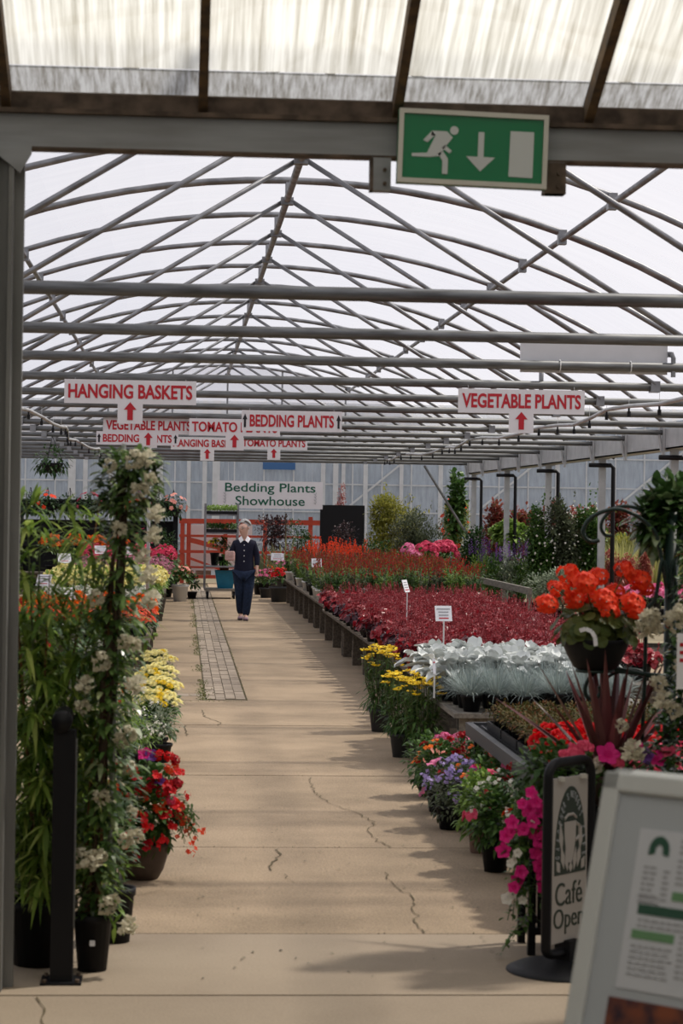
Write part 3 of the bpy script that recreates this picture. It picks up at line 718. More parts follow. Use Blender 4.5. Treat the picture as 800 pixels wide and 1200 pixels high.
# ------------------------------------------------------------------ person
def skin(name, pts, edges, radii, m, parent, sub=2, root=0):
    me = bpy.data.meshes.new(name); me.from_pydata([tuple(p) for p in pts], edges, []); me.update()
    o = bpy.data.objects.new(name + '_tmp', me); C.objects.link(o)
    sk = o.modifiers.new('skin', 'SKIN'); sk.use_smooth_shade = True
    for i, rd in enumerate(radii):
        rd = rd if isinstance(rd, tuple) else (rd, rd)
        me.skin_vertices[0].data[i].radius = rd
    me.skin_vertices[0].data[root].use_root = True
    ss = o.modifiers.new('sub', 'SUBSURF'); ss.levels = sub; ss.render_levels = sub
    bpy.context.view_layer.update()
    m2 = bpy.data.meshes.new_from_object(o.evaluated_get(bpy.context.evaluated_depsgraph_get())); m2.name = name
    bpy.data.objects.remove(o)
    m2.materials.clear(); m2.materials.append(M[m]); m2.polygons.foreach_set('use_smooth', [True] * len(m2.polygons))
    o = bpy.data.objects.new(name, m2); C.objects.link(o); o.parent = parent
    return o
M['skin'] = mat('skin', (.62, .38, .30), .55); M['navy'] = mat('navy_knit', (.010, .011, .030), .85, .3, 60)
M['jeans'] = mat('dark_blue_denim', (.014, .027, .065), .85, .4, 30); M['hair'] = mat('silver_hair', (.62, .61, .60), .6, .4, 60, col2=(.38, .37, .37))
M['collarwhite'] = mat('white_cotton', (.80, .80, .84), .7); M['bagpink'] = mat('dusty_pink_leather', (.55, .34, .32), .5, .2, 30); M['shoe'] = mat('mauve_shoe', (.30, .20, .24), .5); M['sole'] = mat('shoe_sole', (.03, .025, .03), .6)
M['lens'] = mat('dark_glasses', (.03, .02, .02), .2); M['lip'] = mat('lip', (.38, .13, .11), .5); M['eyewhite'] = mat('eye', (.6, .58, .55), .3)
def person():
    p0 = at_z(285, 727)
    r = thing('person', 'grey haired person in navy cardigan and jeans walking up the aisle with a pink bag', 'person', p0, math.radians(-3))
    P = []; E = []; Rr = []
    def add(co, rad, par=None):
        P.append(V(co)); Rr.append(rad)
        if par is not None: E.append((par, len(P) - 1))
        return len(P) - 1
    pel = add((0, 0, .83), (.120, .080))
    wa = add((0, .0, .96), (.120, .080), pel); ch = add((.0, .01, 1.11), (.125, .088), wa); up = add((0, .015, 1.215), (.075, .055), ch)
    nk = add((-.005, .0, 1.335), .043, up); jaw = add((-.018, -.030, 1.422), (.058, .070), nk); hd_ = add((-.012, -.01, 1.49), (.084, .098), jaw); tp = add((-.005, .0, 1.545), (.055, .065), hd_)
    nose = add((-.085, -.085, 1.452), .013, jaw)
    hands = []
    for s, elb, wri, hnd in ((1, (.205, .03, 1.02), (.205, -.03, .84), (.202, -.05, .78)), (-1, (-.215, .02, 1.04), (-.230, -.16, .985), (-.225, -.215, .99))):
        sh = add((s * .135, .01, 1.205), .040, up); el = add(elb, .036, sh); wr = add(wri, .028, el); hn = add(hnd, (.034, .022), wr)
        d = (V(hnd) - V(wri)).normalized(); sd_ = d.cross(V((0, 1, 0)) if s == 1 else V((0, 0, 1))).normalized()
        for f_ in range(4):
            q = V(hnd) + d * .035 + sd_ * (.022 * (f_ - 1.5) / 1.5); a = add(q, .0085, hn)
            L = (.036, .042, .04, .03)[f_]; b = add(q + d * L * .6 + V((0, -.006, 0)), .008, a); add(q + d * L + V((-s * .004, -.02, 0)), .007, b)
        tq = V(hnd) + d * .005 - sd_ * .03 + V((-s * .012, -.012, 0)); a = add(tq, .009, hn); add(tq + d * .03 - sd_ * .008, .008, a)
    # legs: the right-of-picture leg steps forward
    feet = []
    for s, kn, an, toe in ((1, (.07, -.06, .46), (.035, -.03, .085), (.045, -.15, .032)), (-1, (-.062, .0, .46), (-.045, .13, .11), (-.055, .02, .036))):
        hp = add((s * .072, 0, .74), .078, pel); k_ = add(kn, .052, hp); a_ = add(an, .036, k_); t_ = add(toe, (.036, .026), a_); feet.append((an, toe))
    o = skin('body', P, E, Rr, 'skin', r, 2, pel)
    # clothes
    cp = [(0, 0, .66), (0, 0, .77), (0, 0, .96), (0, .005, 1.12), (0, .012, 1.235), (0, .005, 1.305)]; cr = [(.178, .135), (.184, .14), (.158, .116), (.160, .122), (.115, .085), (.058, .055)]
    ce = [(0, 1), (1, 2), (2, 3), (3, 4), (4, 5)]
    for s, el, wr in ((1, (.205, .03, 1.02), (.205, -.025, .86)), (-1, (-.215, .02, 1.04), (-.225, -.13, .99))):
        i = len(cp); cp += [(s * .145, .01, 1.225), el, wr]; cr += [.062, .054, .042]; ce += [(4, i), (i, i + 1), (i + 1, i + 2)]
    skin('cardigan', [V(q) for q in cp], ce, cr, 'navy', r, 2, 0)
    jp = [(0, 0, .82), (.085, 0, .74), (.072, -.06, .46), (.036, -.03, .06), (-.085, 0, .74), (-.064, 0, .46), (-.046, .128, .09)]
    skin('jeans', [V(q) for q in jp], [(0, 1), (1, 2), (2, 3), (0, 4), (4, 5), (5, 6)], [(.170, .122), (.112, .115), .084, .066, (.108, .112), .084, .066], 'jeans', r, 2, 0)
    MB().lathe([(0, -.06), (.7, -.05), (1, .0), (1.0, .05), (.92, .08), (0, .085)], 20).build('jeans_seat', 'jeans', r, True)
    js = r.children[-1] if False else [ch_ for ch_ in r.children if ch_.name.startswith('jeans_seat')][0]; js.scale = (.166, .120, 1); js.location = (0, 0, .74)
    for (an, toe) in feet:
        a, t = V(an), V(toe); hz = .035 if an[1] < 0 else .05
        pts = [V((a.x, a.y + .03, hz)), V((a.x, a.y - .03, hz)), t + V((0, .02, 0)), t + V((0, -.035, -.004))]
        sh = skin('shoe', pts, [(0, 1), (1, 2), (2, 3)], [(.04, .04), (.044, .04), (.046, .032), (.036, .026)], 'shoe', r, 2, 0)
        sl = MB()
        zz = .002 if an[1] < 0 else .012
        sl.bar((a.x, a.y + .06, zz + .006), (t.x, t.y - .055, zz + .004), .075, .012); sl.build('sole', 'sole', sh)
    # hair
    hp = [(-.0, .022, 1.50), (.0, .012, 1.548), (.0, .05, 1.47), (.0, .05, 1.42), (.045, .02, 1.52), (-.045, .015, 1.53)]
    hr = skin('hair', [V(q) for q in hp], [(1, 0), (0, 2), (2, 3), (0, 4), (0, 5)], [(.098, .094), (.078, .082), (.088, .070), (.066, .045), .056, .056], 'hair', r, 2, 0)
    rr = random.Random(2); tf = MB()
    for _ in range(160):
        a = rr.uniform(0, 2 * PI); e_ = rr.uniform(.1, 1.3); d = V((math.cos(a) * math.cos(e_), math.sin(a) * math.cos(e_), math.sin(e_)))
        if d.y < -.3 and d.z < .55: continue
        q = V((0, .012, 1.505)) + V((d.x * .088, d.y * .095, d.z * .096)); s_ = d.cross(V((.3, .5, 1))).normalized()
        tf.tube([q, q + d * .012 + s_ * .02, q + d * .006 + s_ * .045], [.011, .009, .002], 5)
    tf.build('hair_tufts', 'hair', hr, True)
    # face looks towards the left of the picture
    fd = V((-.62, -.78, -.1)).normalized(); fs = V((fd.y, -fd.x, 0)).normalized(); fc = V((-.013, -.012, 1.475))
    gl = MB()
    for s in (-1, 1):
        c_ = fc + fd * .086 + fs * (s * .033) + V((0, 0, .004))
        e1 = MB().lathe([(0, .007), (.009, .003), (.010, -.003), (0, -.006)], 10).build('eye', 'eyewhite', r, True); e1.location = c_ - fd * .008
        gl.tube([c_ + fs * (.024 * math.cos(q * PI / 5)) + V((0, 0, .017 * math.sin(q * PI / 5))) for q in range(10)], .0035, 5, closed=True)
        gl.tube([c_ + fs * (s * .024), fc + fs * (s * .082) - fd * .02], .003, 4)
        MB().tube([fc + fs * (s * .08) - fd * .012 + V((0, 0, -.022)), fc + fs * (s * .086) - fd * .018 + V((0, 0, .012))], [.010, .014], 8).build('ear', 'skin', r, True)
    gl.build('glasses', 'lens', r)
    MB().tube([fc + fd * .078 + fs * -.022 + V((0, 0, -.052)), fc + fd * .086 + V((0, 0, -.053)), fc + fd * .078 + fs * .022 + V((0, 0, -.052))], .0055, 6).build('mouth', 'lip', r, True)
    # shirt collar: two white points and a band
    for s in (-1, 1):
        c_ = MB(); y0 = -.075
        a0, a1, a2, a3 = V((s * .012, y0 - .012, 1.275)), V((s * .062, y0 - .018, 1.235)), V((s * .098, y0 + .045, 1.30)), V((s * .05, y0 + .04, 1.345))
        n_ = V((0, -.012, .004)); c_.add([a0, a1, a2, a3, a0 + n_, a1 + n_, a2 + n_, a3 + n_], [(0, 1, 2, 3), (7, 6, 5, 4), (0, 4, 5, 1), (1, 5, 6, 2), (2, 6, 7, 3), (3, 7, 4, 0)])
        c_.build('collar', 'collarwhite', r)
    bt = MB()
    for k in range(5): bt.lathe([(0, .004), (.007, .002), (.007, -.004)], 8, (0, 0, 0)); 
    for k in range(4): 
        o = MB().tube([(0.0, -.118 - .006, 1.20 - k * .085), (0.0, -.108, 1.20 - k * .085)], .008, 8).build('button', 'collarwhite', r)
    return r
PERSON = person()
# the bag: held at the elbow
bl = PERSON.location + V((-.235, -.292, 1.03))
bag = thing('handbag', 'dusty pink handbag held against the arm of the walking person', 'bag', bl, math.radians(-12))
bb = MB().box((-.075, -.045, -.075), (.075, .045, .075)).build('body', 'bagpink', bag); bv = bb.modifiers.new('bevel', 'BEVEL'); bv.width = .022; bv.segments = 3
MB().add([V((-.07, -.05, .07)), V((.07, -.05, .07)), V((.055, -.052, .0)), V((-.055, -.052, .0)), V((-.07, -.044, .07)), V((.07, -.044, .07)), V((.055, -.044, .0)), V((-.055, -.044, .0))], [(3, 2, 1, 0), (4, 5, 6, 7), (0, 1, 5, 4), (1, 2, 6, 5), (2, 3, 7, 6), (3, 0, 4, 7)]).build('flap', 'bagpink', bag)
MB().lathe([(0, .006), (.009, .004), (.009, -.002)], 8, (0, -.054, .01)).build('clasp', 'wire', bag)
# ------------------------------------------------------------------ plant materials
M['leaf'] = leafmat('leaf_green', (0.034, 0.085, 0.019), (0.109, 0.202, 0.046))
M['leaf_dark'] = leafmat('leaf_dark', (0.016, 0.043, 0.012), (0.054, 0.116, 0.031), .2, .35)
M['leaf_gloss'] = leafmat('leaf_glossy', (.02, .055, .012), (.075, .15, .04), .22, .25, .6, c3=(.26, .32, .16))
M['leaf_climber'] = leafmat('leaf_climber', (.035, .075, .018), (.12, .20, .055), .35, .3, .5, c3=(.34, .38, .20))
M['leaf_bamboo'] = leafmat('leaf_bamboo', (.08, .16, .025), (.27, .38, .07), .45, .45, c3=(.45, .52, .14))
M['leaf_lime'] = leafmat('leaf_lime', (0.093, 0.186, 0.031), (0.264, 0.388, 0.078), .35)
M['leaf_gold'] = leafmat('leaf_gold', (0.182, 0.195, 0.039), (0.390, 0.377, 0.078), .35)
M['leaf_olive'] = leafmat('leaf_olive', (0.054, 0.070, 0.039), (0.132, 0.155, 0.085), .25)
M['leaf_grey'] = leafmat('leaf_sage', (0.155, 0.202, 0.139), (0.310, 0.357, 0.248), .3)
M['leaf_silver'] = leafmat('leaf_silver', (0.500, 0.530, 0.510), (0.700, 0.730, 0.720), .12, .75, .2)
M['leaf_blue'] = leafmat('leaf_blue_fescue', (0.170, 0.220, 0.210), (0.360, 0.420, 0.410), .25, .5)
M['leaf_heuch'] = leafmat('leaf_heuchera', (.11, .004, .012), (.38, .012, .024), .34, .36, .5, c3=(.44, .09, .10))
M['leaf_heuchdark'] = leafmat('leaf_purple_dark', (0.023, 0.007, 0.014), (0.069, 0.023, 0.034), .15, .35)
M['leaf_purple'] = leafmat('leaf_bronze', (0.022, 0.016, 0.019), (0.078, 0.043, 0.046), .2)
M['leaf_redtip'] = leafmat('leaf_photinia', (0.186, 0.031, 0.031), (0.310, 0.093, 0.062), .3, c3=(0.078, 0.124, 0.046))
M['leaf_sedum'] = leafmat('leaf_sedum', (.035, .055, .012), (.13, .075, .025), .2, .6, .1, c3=(.25, .07, .05))
M['leaf_cordy'] = leafmat('leaf_cordyline', (.06, .016, .018), (.15, .042, .045), .2, .3, .6, c3=(.26, .14, .14))
M['leaf_phorm'] = leafmat('leaf_phormium', (0.093, 0.109, 0.031), (0.341, 0.341, 0.139), .25)
M['leaf_straw'] = leafmat('leaf_straw', (0.260, 0.260, 0.078), (0.546, 0.520, 0.221), .3)
M['leaf_heather'] = leafmat('leaf_heather', (0.248, 0.054, 0.046), (0.434, 0.139, 0.109), .25)
def fl(name, a, b, tr=.3): M[name] = leafmat(name, a, b, tr, .55, .25)
M['fl_heuch'] = leafmat('heuchera_sprays', (.22, .015, .022), (.40, .07, .08), .3)
fl('fl_red', (.50, .004, .008), (.80, .015, .02)); fl('fl_crimson', (.30, .003, .01), (.52, .008, .02)); fl('fl_scarlet', (.80, .035, .008), (.98, .09, .025))
fl('fl_orange', (.75, .10, .006), (.95, .20, .012)); fl('fl_orangered', (.50, .03, .008), (.75, .07, .012)); fl('fl_yellow', (.70, .48, .01), (.92, .70, .03)); fl('fl_cream', (.78, .68, .22), (.92, .86, .45))
fl('fl_white', (.62, .60, .52), (.85, .83, .76)); fl('fl_ivory', (.50, .46, .34), (.72, .68, .54)); fl('fl_pink', (.70, .12, .30), (.92, .32, .52)); fl('fl_magenta', (.52, .008, .14), (.82, .03, .28)); fl('fl_rose', (.55, .03, .09), (.80, .10, .20))
fl('fl_lilac', (.28, .20, .52), (.50, .40, .72)); fl('fl_purple', (.10, .03, .20), (.22, .07, .36)); fl('fl_salmon', (.75, .22, .18), (.90, .42, .34)); fl('fl_dustyred', (.20, .025, .018), (.38, .045, .03)); fl('fl_mauve', (.45, .16, .24), (.66, .30, .38))

# ------------------------------------------------------------------ plant geometry
def rdir(r, zmin=-1, zmax=1):
    z = r.uniform(zmin, zmax); a = r.uniform(0, 2 * PI); q = math.sqrt(max(0, 1 - z * z)); return V((q * math.cos(a), q * math.sin(a), z))
def leaf(mb, p, d, L, W, droop=.3, fold=.25, prof=(.25, 1, .7)):
    d = d.normalized(); s = d.cross(V((0, 0, 1)))
    if s.length < .05: s = V((1, 0, 0))
    s.normalize(); u = s.cross(d)
    ts = (0, .33, .68); b = len(mb.v)
    for t, w in zip(ts, prof):
        c = p + d * (L * t) - V((0, 0, droop * L * t * t))
        for q in (-1, 1): mb.v.append(c + s * (q * w * W / 2) + u * (fold * w * W / 2))
    mb.v.append(p + d * L - V((0, 0, droop * L)))
    mb.f += [(b, b + 1, b + 3, b + 2), (b + 2, b + 3, b + 5, b + 4), (b + 4, b + 5, b + 6)]
def blade(mb, p, d, L, W, droop, n=4):
    d = d.normalized(); s = d.cross(V((0, 0, 1)))
    if s.length < .05: s = V((1, 0, 0))
    s.normalize(); b = len(mb.v)
    for i in range(n):
        t = i / n; c = p + d * (L * t) - V((0, 0, droop * L * t * t)); w = W / 2 * (1 - t * t * .8) * (1 if i else .6)
        mb.v += [c - s * w, c + s * w]
    mb.v.append(p + d * L - V((0, 0, droop * L)))
    for i in range(n - 1): mb.f.append((b + 2 * i, b + 2 * i + 1, b + 2 * i + 3, b + 2 * i + 2))
    mb.f.append((b + 2 * n - 2, b + 2 * n - 1, b + 2 * n))
def disc(mb, c, n, r, rng, k=8, cup=.2, ruffle=.15):
    """round ruffled leaf / petal ring facing n"""
    n = n.normalized(); a = n.orthogonal().normalized(); b_ = n.cross(a); b = len(mb.v); ph = rng.uniform(0, 6)
    mb.v.append(c - n * (cup * r))
    for i in range(k):
        t = 2 * PI * i / k + ph; q = r * (1 + rng.uniform(-ruffle, ruffle)); mb.v.append(c + (a * math.cos(t) + b_ * math.sin(t)) * q + n * rng.uniform(-ruffle, ruffle) * r)
    mb.f += [(b, b + 1 + i, b + 1 + (i + 1) % k) for i in range(k)]
def bloom(mb, c, n, r, rng, petals=5):
    """open flower of separate broad petals"""
    n = n.normalized(); a = n.orthogonal().normalized(); b_ = n.cross(a); ph = rng.uniform(0, 6)
    for i in range(petals):
        t = 2 * PI * i / petals + ph; e = (a * math.cos(t) + b_ * math.sin(t)); s = (b_ * math.cos(t) - a * math.sin(t)); w = r * 1.35 / petals * 2
        b = len(mb.v)
        mb.v += [c, c + e * r * .6 - s * w * .8 + n * r * .15, c + e * r * .6 + s * w * .8 + n * r * .15, c + e * r - s * w * .4 + n * r * .05, c + e * r + s * w * .4 + n * r * .05]
        mb.f += [(b, b + 1, b + 2), (b + 1, b + 3, b + 4, b + 2)]
def cluster_head(rng, r, n=26, petal=.35, flat=1.0):
    """domed head of many small florets, centred on its base"""
    mb = MB()
    for _ in range(n):
        d = rdir(rng, -.25, 1); c = V((d.x * r, d.y * r, d.z * r * flat)) * rng.uniform(.8, 1.05); bloom(mb, c, d + rdir(rng) * .35, r * petal, rng, 5)
    return mb
def daisy_head(rng, r, rows=2, n=14, dome=.25):
    mb = MB()
    for k in range(rows):
        rr = r * (1 - .3 * k)
        for i in range(n):
            t = 2 * PI * (i + .5 * k) / n + rng.uniform(-.1, .1); e = V((math.cos(t), math.sin(t), .12 + dome * k)); s = V((-math.sin(t), math.cos(t), 0)); w = r * .24
            b = len(mb.v); z = V((0, 0, r * .10 * k))
            mb.v += [z + e * rr * .12, z + e * rr * .6 - s * w / 2, z + e * rr * .6 + s * w / 2, z + e * rr]
            mb.f += [(b, b + 1, b + 3, b + 2)]
    return mb
def mesh_of(mb, name, m):
    me = bpy.data.meshes.new(name); me.from_pydata([tuple(v) for v in mb.v], [], mb.f); me.update(); me.materials.append(M[m] if isinstance(m, str) else m); return me
_heads = {}
def head_mesh(kind, m, k):
    """a few shared flower-head meshes of each kind"""
    key = (kind, m, k)
    if key not in _heads:
        rng = random.Random(hash(kind) % 7 + k * 13 + len(m))
        rng = random.Random(k * 13 + len(m) + len(kind))
        if kind == 'geranium': mb = cluster_head(rng, .044, 30, .36, .8)
        elif kind == 'hydrangea': mb = cluster_head(rng, .10, 70, .24, .85)
        elif kind == 'mum': mb = daisy_head(rng, .026, 4, 14, .35)
        elif kind == 'gerbera': mb = daisy_head(rng, .045, 2, 16, .1)
        elif kind == 'achillea': mb = MB(); [disc(mb, V((rng.uniform(-.03, .03), rng.uniform(-.03, .03), rng.uniform(-.004, .006))), V((rng.uniform(-.3, .3), rng.uniform(-.3, .3), 1)), .012, rng, 6, .2, .2) for _ in range(16)]
        elif kind == 'petunia': 
            mb = MB(); mb.v.append(V((0, 0, -.018))); K = 20
            for i in range(K):
                t = 2 * PI * i / K; q = .020; mb.v.append(V((q * math.cos(t), q * math.sin(t), .004)))
            for i in range(K):
                t = 2 * PI * i / K; q = .042 * (1 + .13 * math.cos(5 * t) + rng.uniform(-.07, .07)); mb.v.append(V((q * math.cos(t), q * math.sin(t), .010 + rng.uniform(-.006, .006))))
            mb.f += [(0, 1 + i, 1 + (i + 1) % K) for i in range(K)] + [(1 + i, 1 + K + i, 1 + K + (i + 1) % K, 1 + (i + 1) % K) for i in range(K)]
        elif kind == 'bedding': mb = MB(); [bloom(mb, V((rng.uniform(-.022, .022), rng.uniform(-.022, .022), rng.uniform(-.01, .015))), V((rng.uniform(-.7, .7), rng.uniform(-.7, .7), 1)), .019, rng, 4) for _ in range(5)]
        elif kind == 'star': mb = MB(); [bloom(mb, rdir(rng) * .023 * rng.uniform(.6, 1.1), rdir(rng, -.2, 1), .0095, rng, 5) for _ in range(24)]
        elif kind == 'spike':
            mb = MB()
            for i in range(26):
                t = i / 26; a = i * 2.4; d = V((math.cos(a), math.sin(a), .5)); leaf(mb, V((0, 0, t * .18)) + d * .004, d, .030 * (1.1 - t * .6), .014, .1)
        elif kind.startswith('single'): mb = MB(); bloom(mb, V((0, 0, 0)), V((0, 0, 1)), .02, rng, int(kind[6:]))
        elif kind == 'small': mb = MB(); [bloom(mb, V((rng.uniform(-.03, .03), rng.uniform(-.03, .03), rng.uniform(-.02, .02))), rdir(rng, .1, 1), .012, rng, 4) for _ in range(5)]
        _heads[key] = mesh_of(mb, 'flower_head', m)
    return _heads[key]
def add_head(parent, kind, m, loc, n, rng, s=1.0, name='flower_head'):
    o = bpy.data.objects.new(name, head_mesh(kind, m, rng.randrange(3))); C.objects.link(o); o.parent = parent; o.location = loc
    q = V((0, 0, 1)).rotation_difference(n.normalized()) if n.length > 0 else None
    o.rotation_euler = q.to_euler(); o.scale = (s, s, s); return o
def pot(parent, r, h, m='blackplastic', name='pot', bowl=False, seg=18):
    if bowl: prof = [(0, .0), (r * .62, 0), (r * .80, h * .25), (r * .93, h * .6), (r, h * .92), (r * 1.03, h * .93), (r * 1.03, h), (r * .95, h), (r * .9, h * .88), (0, h * .88)]
    else: prof = [(0, 0), (r * .74, 0), (r * .97, h * .86), (r * 1.05, h * .86), (r * 1.06, h), (r * .98, h), (r * .95, h * .9), (0, h * .9)]
    o = MB().lathe(prof[:-1], seg).build(name, m, parent, False)
    for p_ in o.data.polygons: p_.use_smooth = abs(p_.normal.z) < .8
    MB().lathe([(r * .93, h * .885), (0, h * .9)], seg).build('compost', 'soil', o)
    return o
def fill_leaves(mb, rng, n, c, rad, L, W, droop=.3, shell=.55, up=.2, zmin=-.8, fold=.25):
    c = V(c)
    for _ in range(n):
        d = rdir(rng, zmin, 1); k = rng.uniform(shell, 1) ; p = c + V((d.x * rad[0] * k, d.y * rad[1] * k, d.z * rad[2] * k))
        q = (d + rdir(rng) * .7 + V((0, 0, up))); leaf(mb, p, q, L * rng.uniform(.7, 1.25), W * rng.uniform(.75, 1.2), droop, fold)
def stems(mb, rng, n, base, tip_c, spread, r=.003):
    for _ in range(n):
        b = V(base) + V((rng.uniform(-.02, .02), rng.uniform(-.02, .02), 0)); t = V(tip_c) + V((rng.uniform(-1, 1) * spread[0], rng.uniform(-1, 1) * spread[1], rng.uniform(-1, .6) * spread[2]))
        m_ = b.lerp(t, .5) + V((0, 0, .03)); mb.tube([b, m_, t], [r * 1.3, r, r * .6], 5, caps=False)

def bushy(name, cat, label, rad, zc, n, L, W, lm, heads=(), potr=.10, poth=.12, potm='blackplastic', bowl=False, seed=1, shell=.45, headn=None, zmin=-.6, droop=.3, stem_n=8):
    """potted mound: pot (> compost), stems, foliage and flower heads as children
    heads: (kind, material, count, scale)"""
    rng = random.Random(seed); r = thing(name, label, cat)
    if potr: pot(r, potr, poth, potm, bowl=bowl)
    z0 = poth * .88 if potr else 0
    st = MB(); stems(st, rng, stem_n, (0, 0, z0), (0, 0, zc), (rad[0] * .7, rad[1] * .7, rad[2] * .6)); st.build('stems', 'stem', r)
    mb = MB(); fill_leaves(mb, rng, n, (0, 0, zc), rad, L, W, droop, shell, .25, zmin); mb.build('foliage', lm, r)
    for (kind, m, cnt, s) in heads:
        for _ in range(cnt):
            d = rdir(rng, -.1 if kind in ('petunia', 'small', 'bedding') else .15, 1); p = V((d.x * rad[0] * 1.02, d.y * rad[1] * 1.02, zc + d.z * rad[2] * 1.05))
            nn = V((d.x, d.y, d.z + .5)) if kind != 'mum' else V((d.x * .5, d.y * .5 - .15, 1))
            add_head(r, kind, m, p, nn + rdir(rng) * .2, rng, s * rng.uniform(.8, 1.15))
    return r
def mound(name, cat, label, rad, zc, n, L, W, lm, flm=None, fn=0, fr=.02, seed=1, petals=5, potr=0, poth=.1, potm='blackplastic', ftop=.2):
    """bedding plant seen small: foliage (> flowers as one part)"""
    rng = random.Random(seed); r = thing(name, label, cat)
    mb = MB(); fill_leaves(mb, rng, n, (0, 0, zc), rad, L, W, .3, .3, .2, -.5); 
    mb.build('foliage', lm, r)
    if potr: pot(r, potr, poth, potm, seg=12)
    if fn and fn <= 34:
        for _ in range(fn):
            d = rdir(rng, ftop, 1); k = rng.uniform(.9, 1.1); add_head(r, 'single%d' % petals, flm, V((d.x * rad[0] * k, d.y * rad[1] * k, zc + d.z * rad[2] * k)), d + rdir(rng) * .4 + V((0, -.1, .3)), rng, fr / .02 * rng.uniform(.7, 1.2), 'flower')
    elif fn:
        f = MB()
        for _ in range(fn):
            d = rdir(rng, ftop, 1); k = rng.uniform(.85, 1.1); bloom(f, V((d.x * rad[0] * k, d.y * rad[1] * k, zc + d.z * rad[2] * k)), d + rdir(rng) * .4 + V((0, -.1, .3)), fr * rng.uniform(.7, 1.2), rng, petals)
            for _q in range(2): bloom(f, V(f.v[-5]), rdir(rng, -.2, .7), fr * rng.uniform(.6, .95), rng, petals)
        f.build('flowers', flm, r)
    return r
def heuchera(seed, m='leaf_heuch', spikes=True):
    rng = random.Random(seed); r = thing('heuchera', 'heuchera', 'plant'); mb = MB()
    for i in range(48):
        d = rdir(rng, -.1, 1); k = .55 + .45 * rng.random(); p = V((d.x * .15 * k, d.y * .15 * k, .12 + d.z * .13 * k)); disc(mb, p, d + V((0, -.2, .5)) + rdir(rng) * .5, rng.uniform(.026, .046), rng, 9, .15, .25)
    mb.build('foliage', m, r)
    if spikes:
        f = MB()
        for i in range(12):
            b = V((rng.uniform(-.09, .09), rng.uniform(-.09, .09), .14)); t = b + V((rng.uniform(-.06, .06), rng.uniform(-.06, .06), rng.uniform(.12, .22)))
            f.tube([b, t], .0018, 4, caps=False)
            for k in range(9):
                q = b.lerp(t, .35 + k * .075); leaf(f, q, rdir(rng), .018, .012, .1)
        f.build('flower_stalks', 'fl_heuch', r)
    pot(r, .075, .11, seg=10)
    return r
def silverleaf(seed):
    rng = random.Random(seed); r = thing('senecio', 'silver', 'plant'); mb = MB()
    for i in range(17):
        a = rng.uniform(0, 2 * PI); e = rng.uniform(.25, 1.1); d = V((math.cos(a) * math.cos(e), math.sin(a) * math.cos(e), math.sin(e)))
        p = d * .06 + V((0, 0, .13)); L = rng.uniform(.13, .19); W = rng.uniform(.085, .12)
        s = d.cross(V((0, 0, 1))).normalized(); u = s.cross(d); b = len(mb.v); N = 5; ph = rng.uniform(0, 6)
        prof = (.3, .8, 1.0, .85, .42)
        for k in range(N):
            t = k / (N - 1); c = p + d * (L * t) - V((0, 0, .38 * L * t * t)) + u * (.012 * math.sin(ph + 5 * t))
            for q in (-1, -.5, 0, .5, 1): mb.v.append(c + s * (q * prof[k] * W / 2) + u * (abs(q) * .022 + .007 * math.sin(ph * 2 + 6 * t + q * 4)))
        for k in range(N - 1):
            for q in range(4): mb.f.append((b + k * 5 + q, b + k * 5 + q + 1, b + (k + 1) * 5 + q + 1, b + (k + 1) * 5 + q))
    mb.build('foliage', 'leaf_silver', r, True); pot(r, .075, .12, seg=12); return r
def fescue(seed, n=260, L=.30):
    rng = random.Random(seed); r = thing('blue_fescue', 'fescue', 'grass'); mb = MB()
    for i in range(n):
        a = rng.uniform(0, 2 * PI); e = rng.uniform(.35, 1.45); d = V((math.cos(a) * math.cos(e), math.sin(a) * math.cos(e), math.sin(e))); blade(mb, V((math.cos(a) * .03, math.sin(a) * .03, .10)), d, L * rng.uniform(.7, 1.15), .0042, rng.uniform(.15, .55), 4)
    mb.build('foliage', 'leaf_blue', r); pot(r, .07, .11, seg=12); return r
def salvia(seed, h=.62, fm='fl_scarlet', lm='leaf_olive', nsp=16, potm='blackplastic', green=1.0, nf=11, f0=.66):
    rng = random.Random(seed); r = thing('salvia', 'salvia', 'plant'); mb = MB(); f = MB()
    for i in range(nsp):
        a = rng.uniform(0, 2 * PI); q = rng.uniform(.05, .2); hh = h * rng.uniform(.7, 1.05); t = V((math.cos(a) * q, math.sin(a) * q, hh)); b = V((math.cos(a) * .05, math.sin(a) * .05, .12))
        mb.tube([b, b.lerp(t, .5) + V((0, 0, .02)), t], .0025, 4, caps=False)
        for k in range(int(12 * green)):
            p = b.lerp(t, rng.uniform(.05, .7)); leaf(mb, p, rdir(rng, -.1, .7), rng.uniform(.045, .08), .02, .4)
        for k in range(nf):
            p = b.lerp(t, f0 + (1.02 - f0) / nf * k) + rdir(rng) * .008; bloom(f, p, rdir(rng, -.3, .6), .017 if nf > 8 else .012, rng, 4)
    mb.build('foliage', lm, r); f.build('flowers', fm, r); pot(r, .095, .15, potm, seg=12); return r
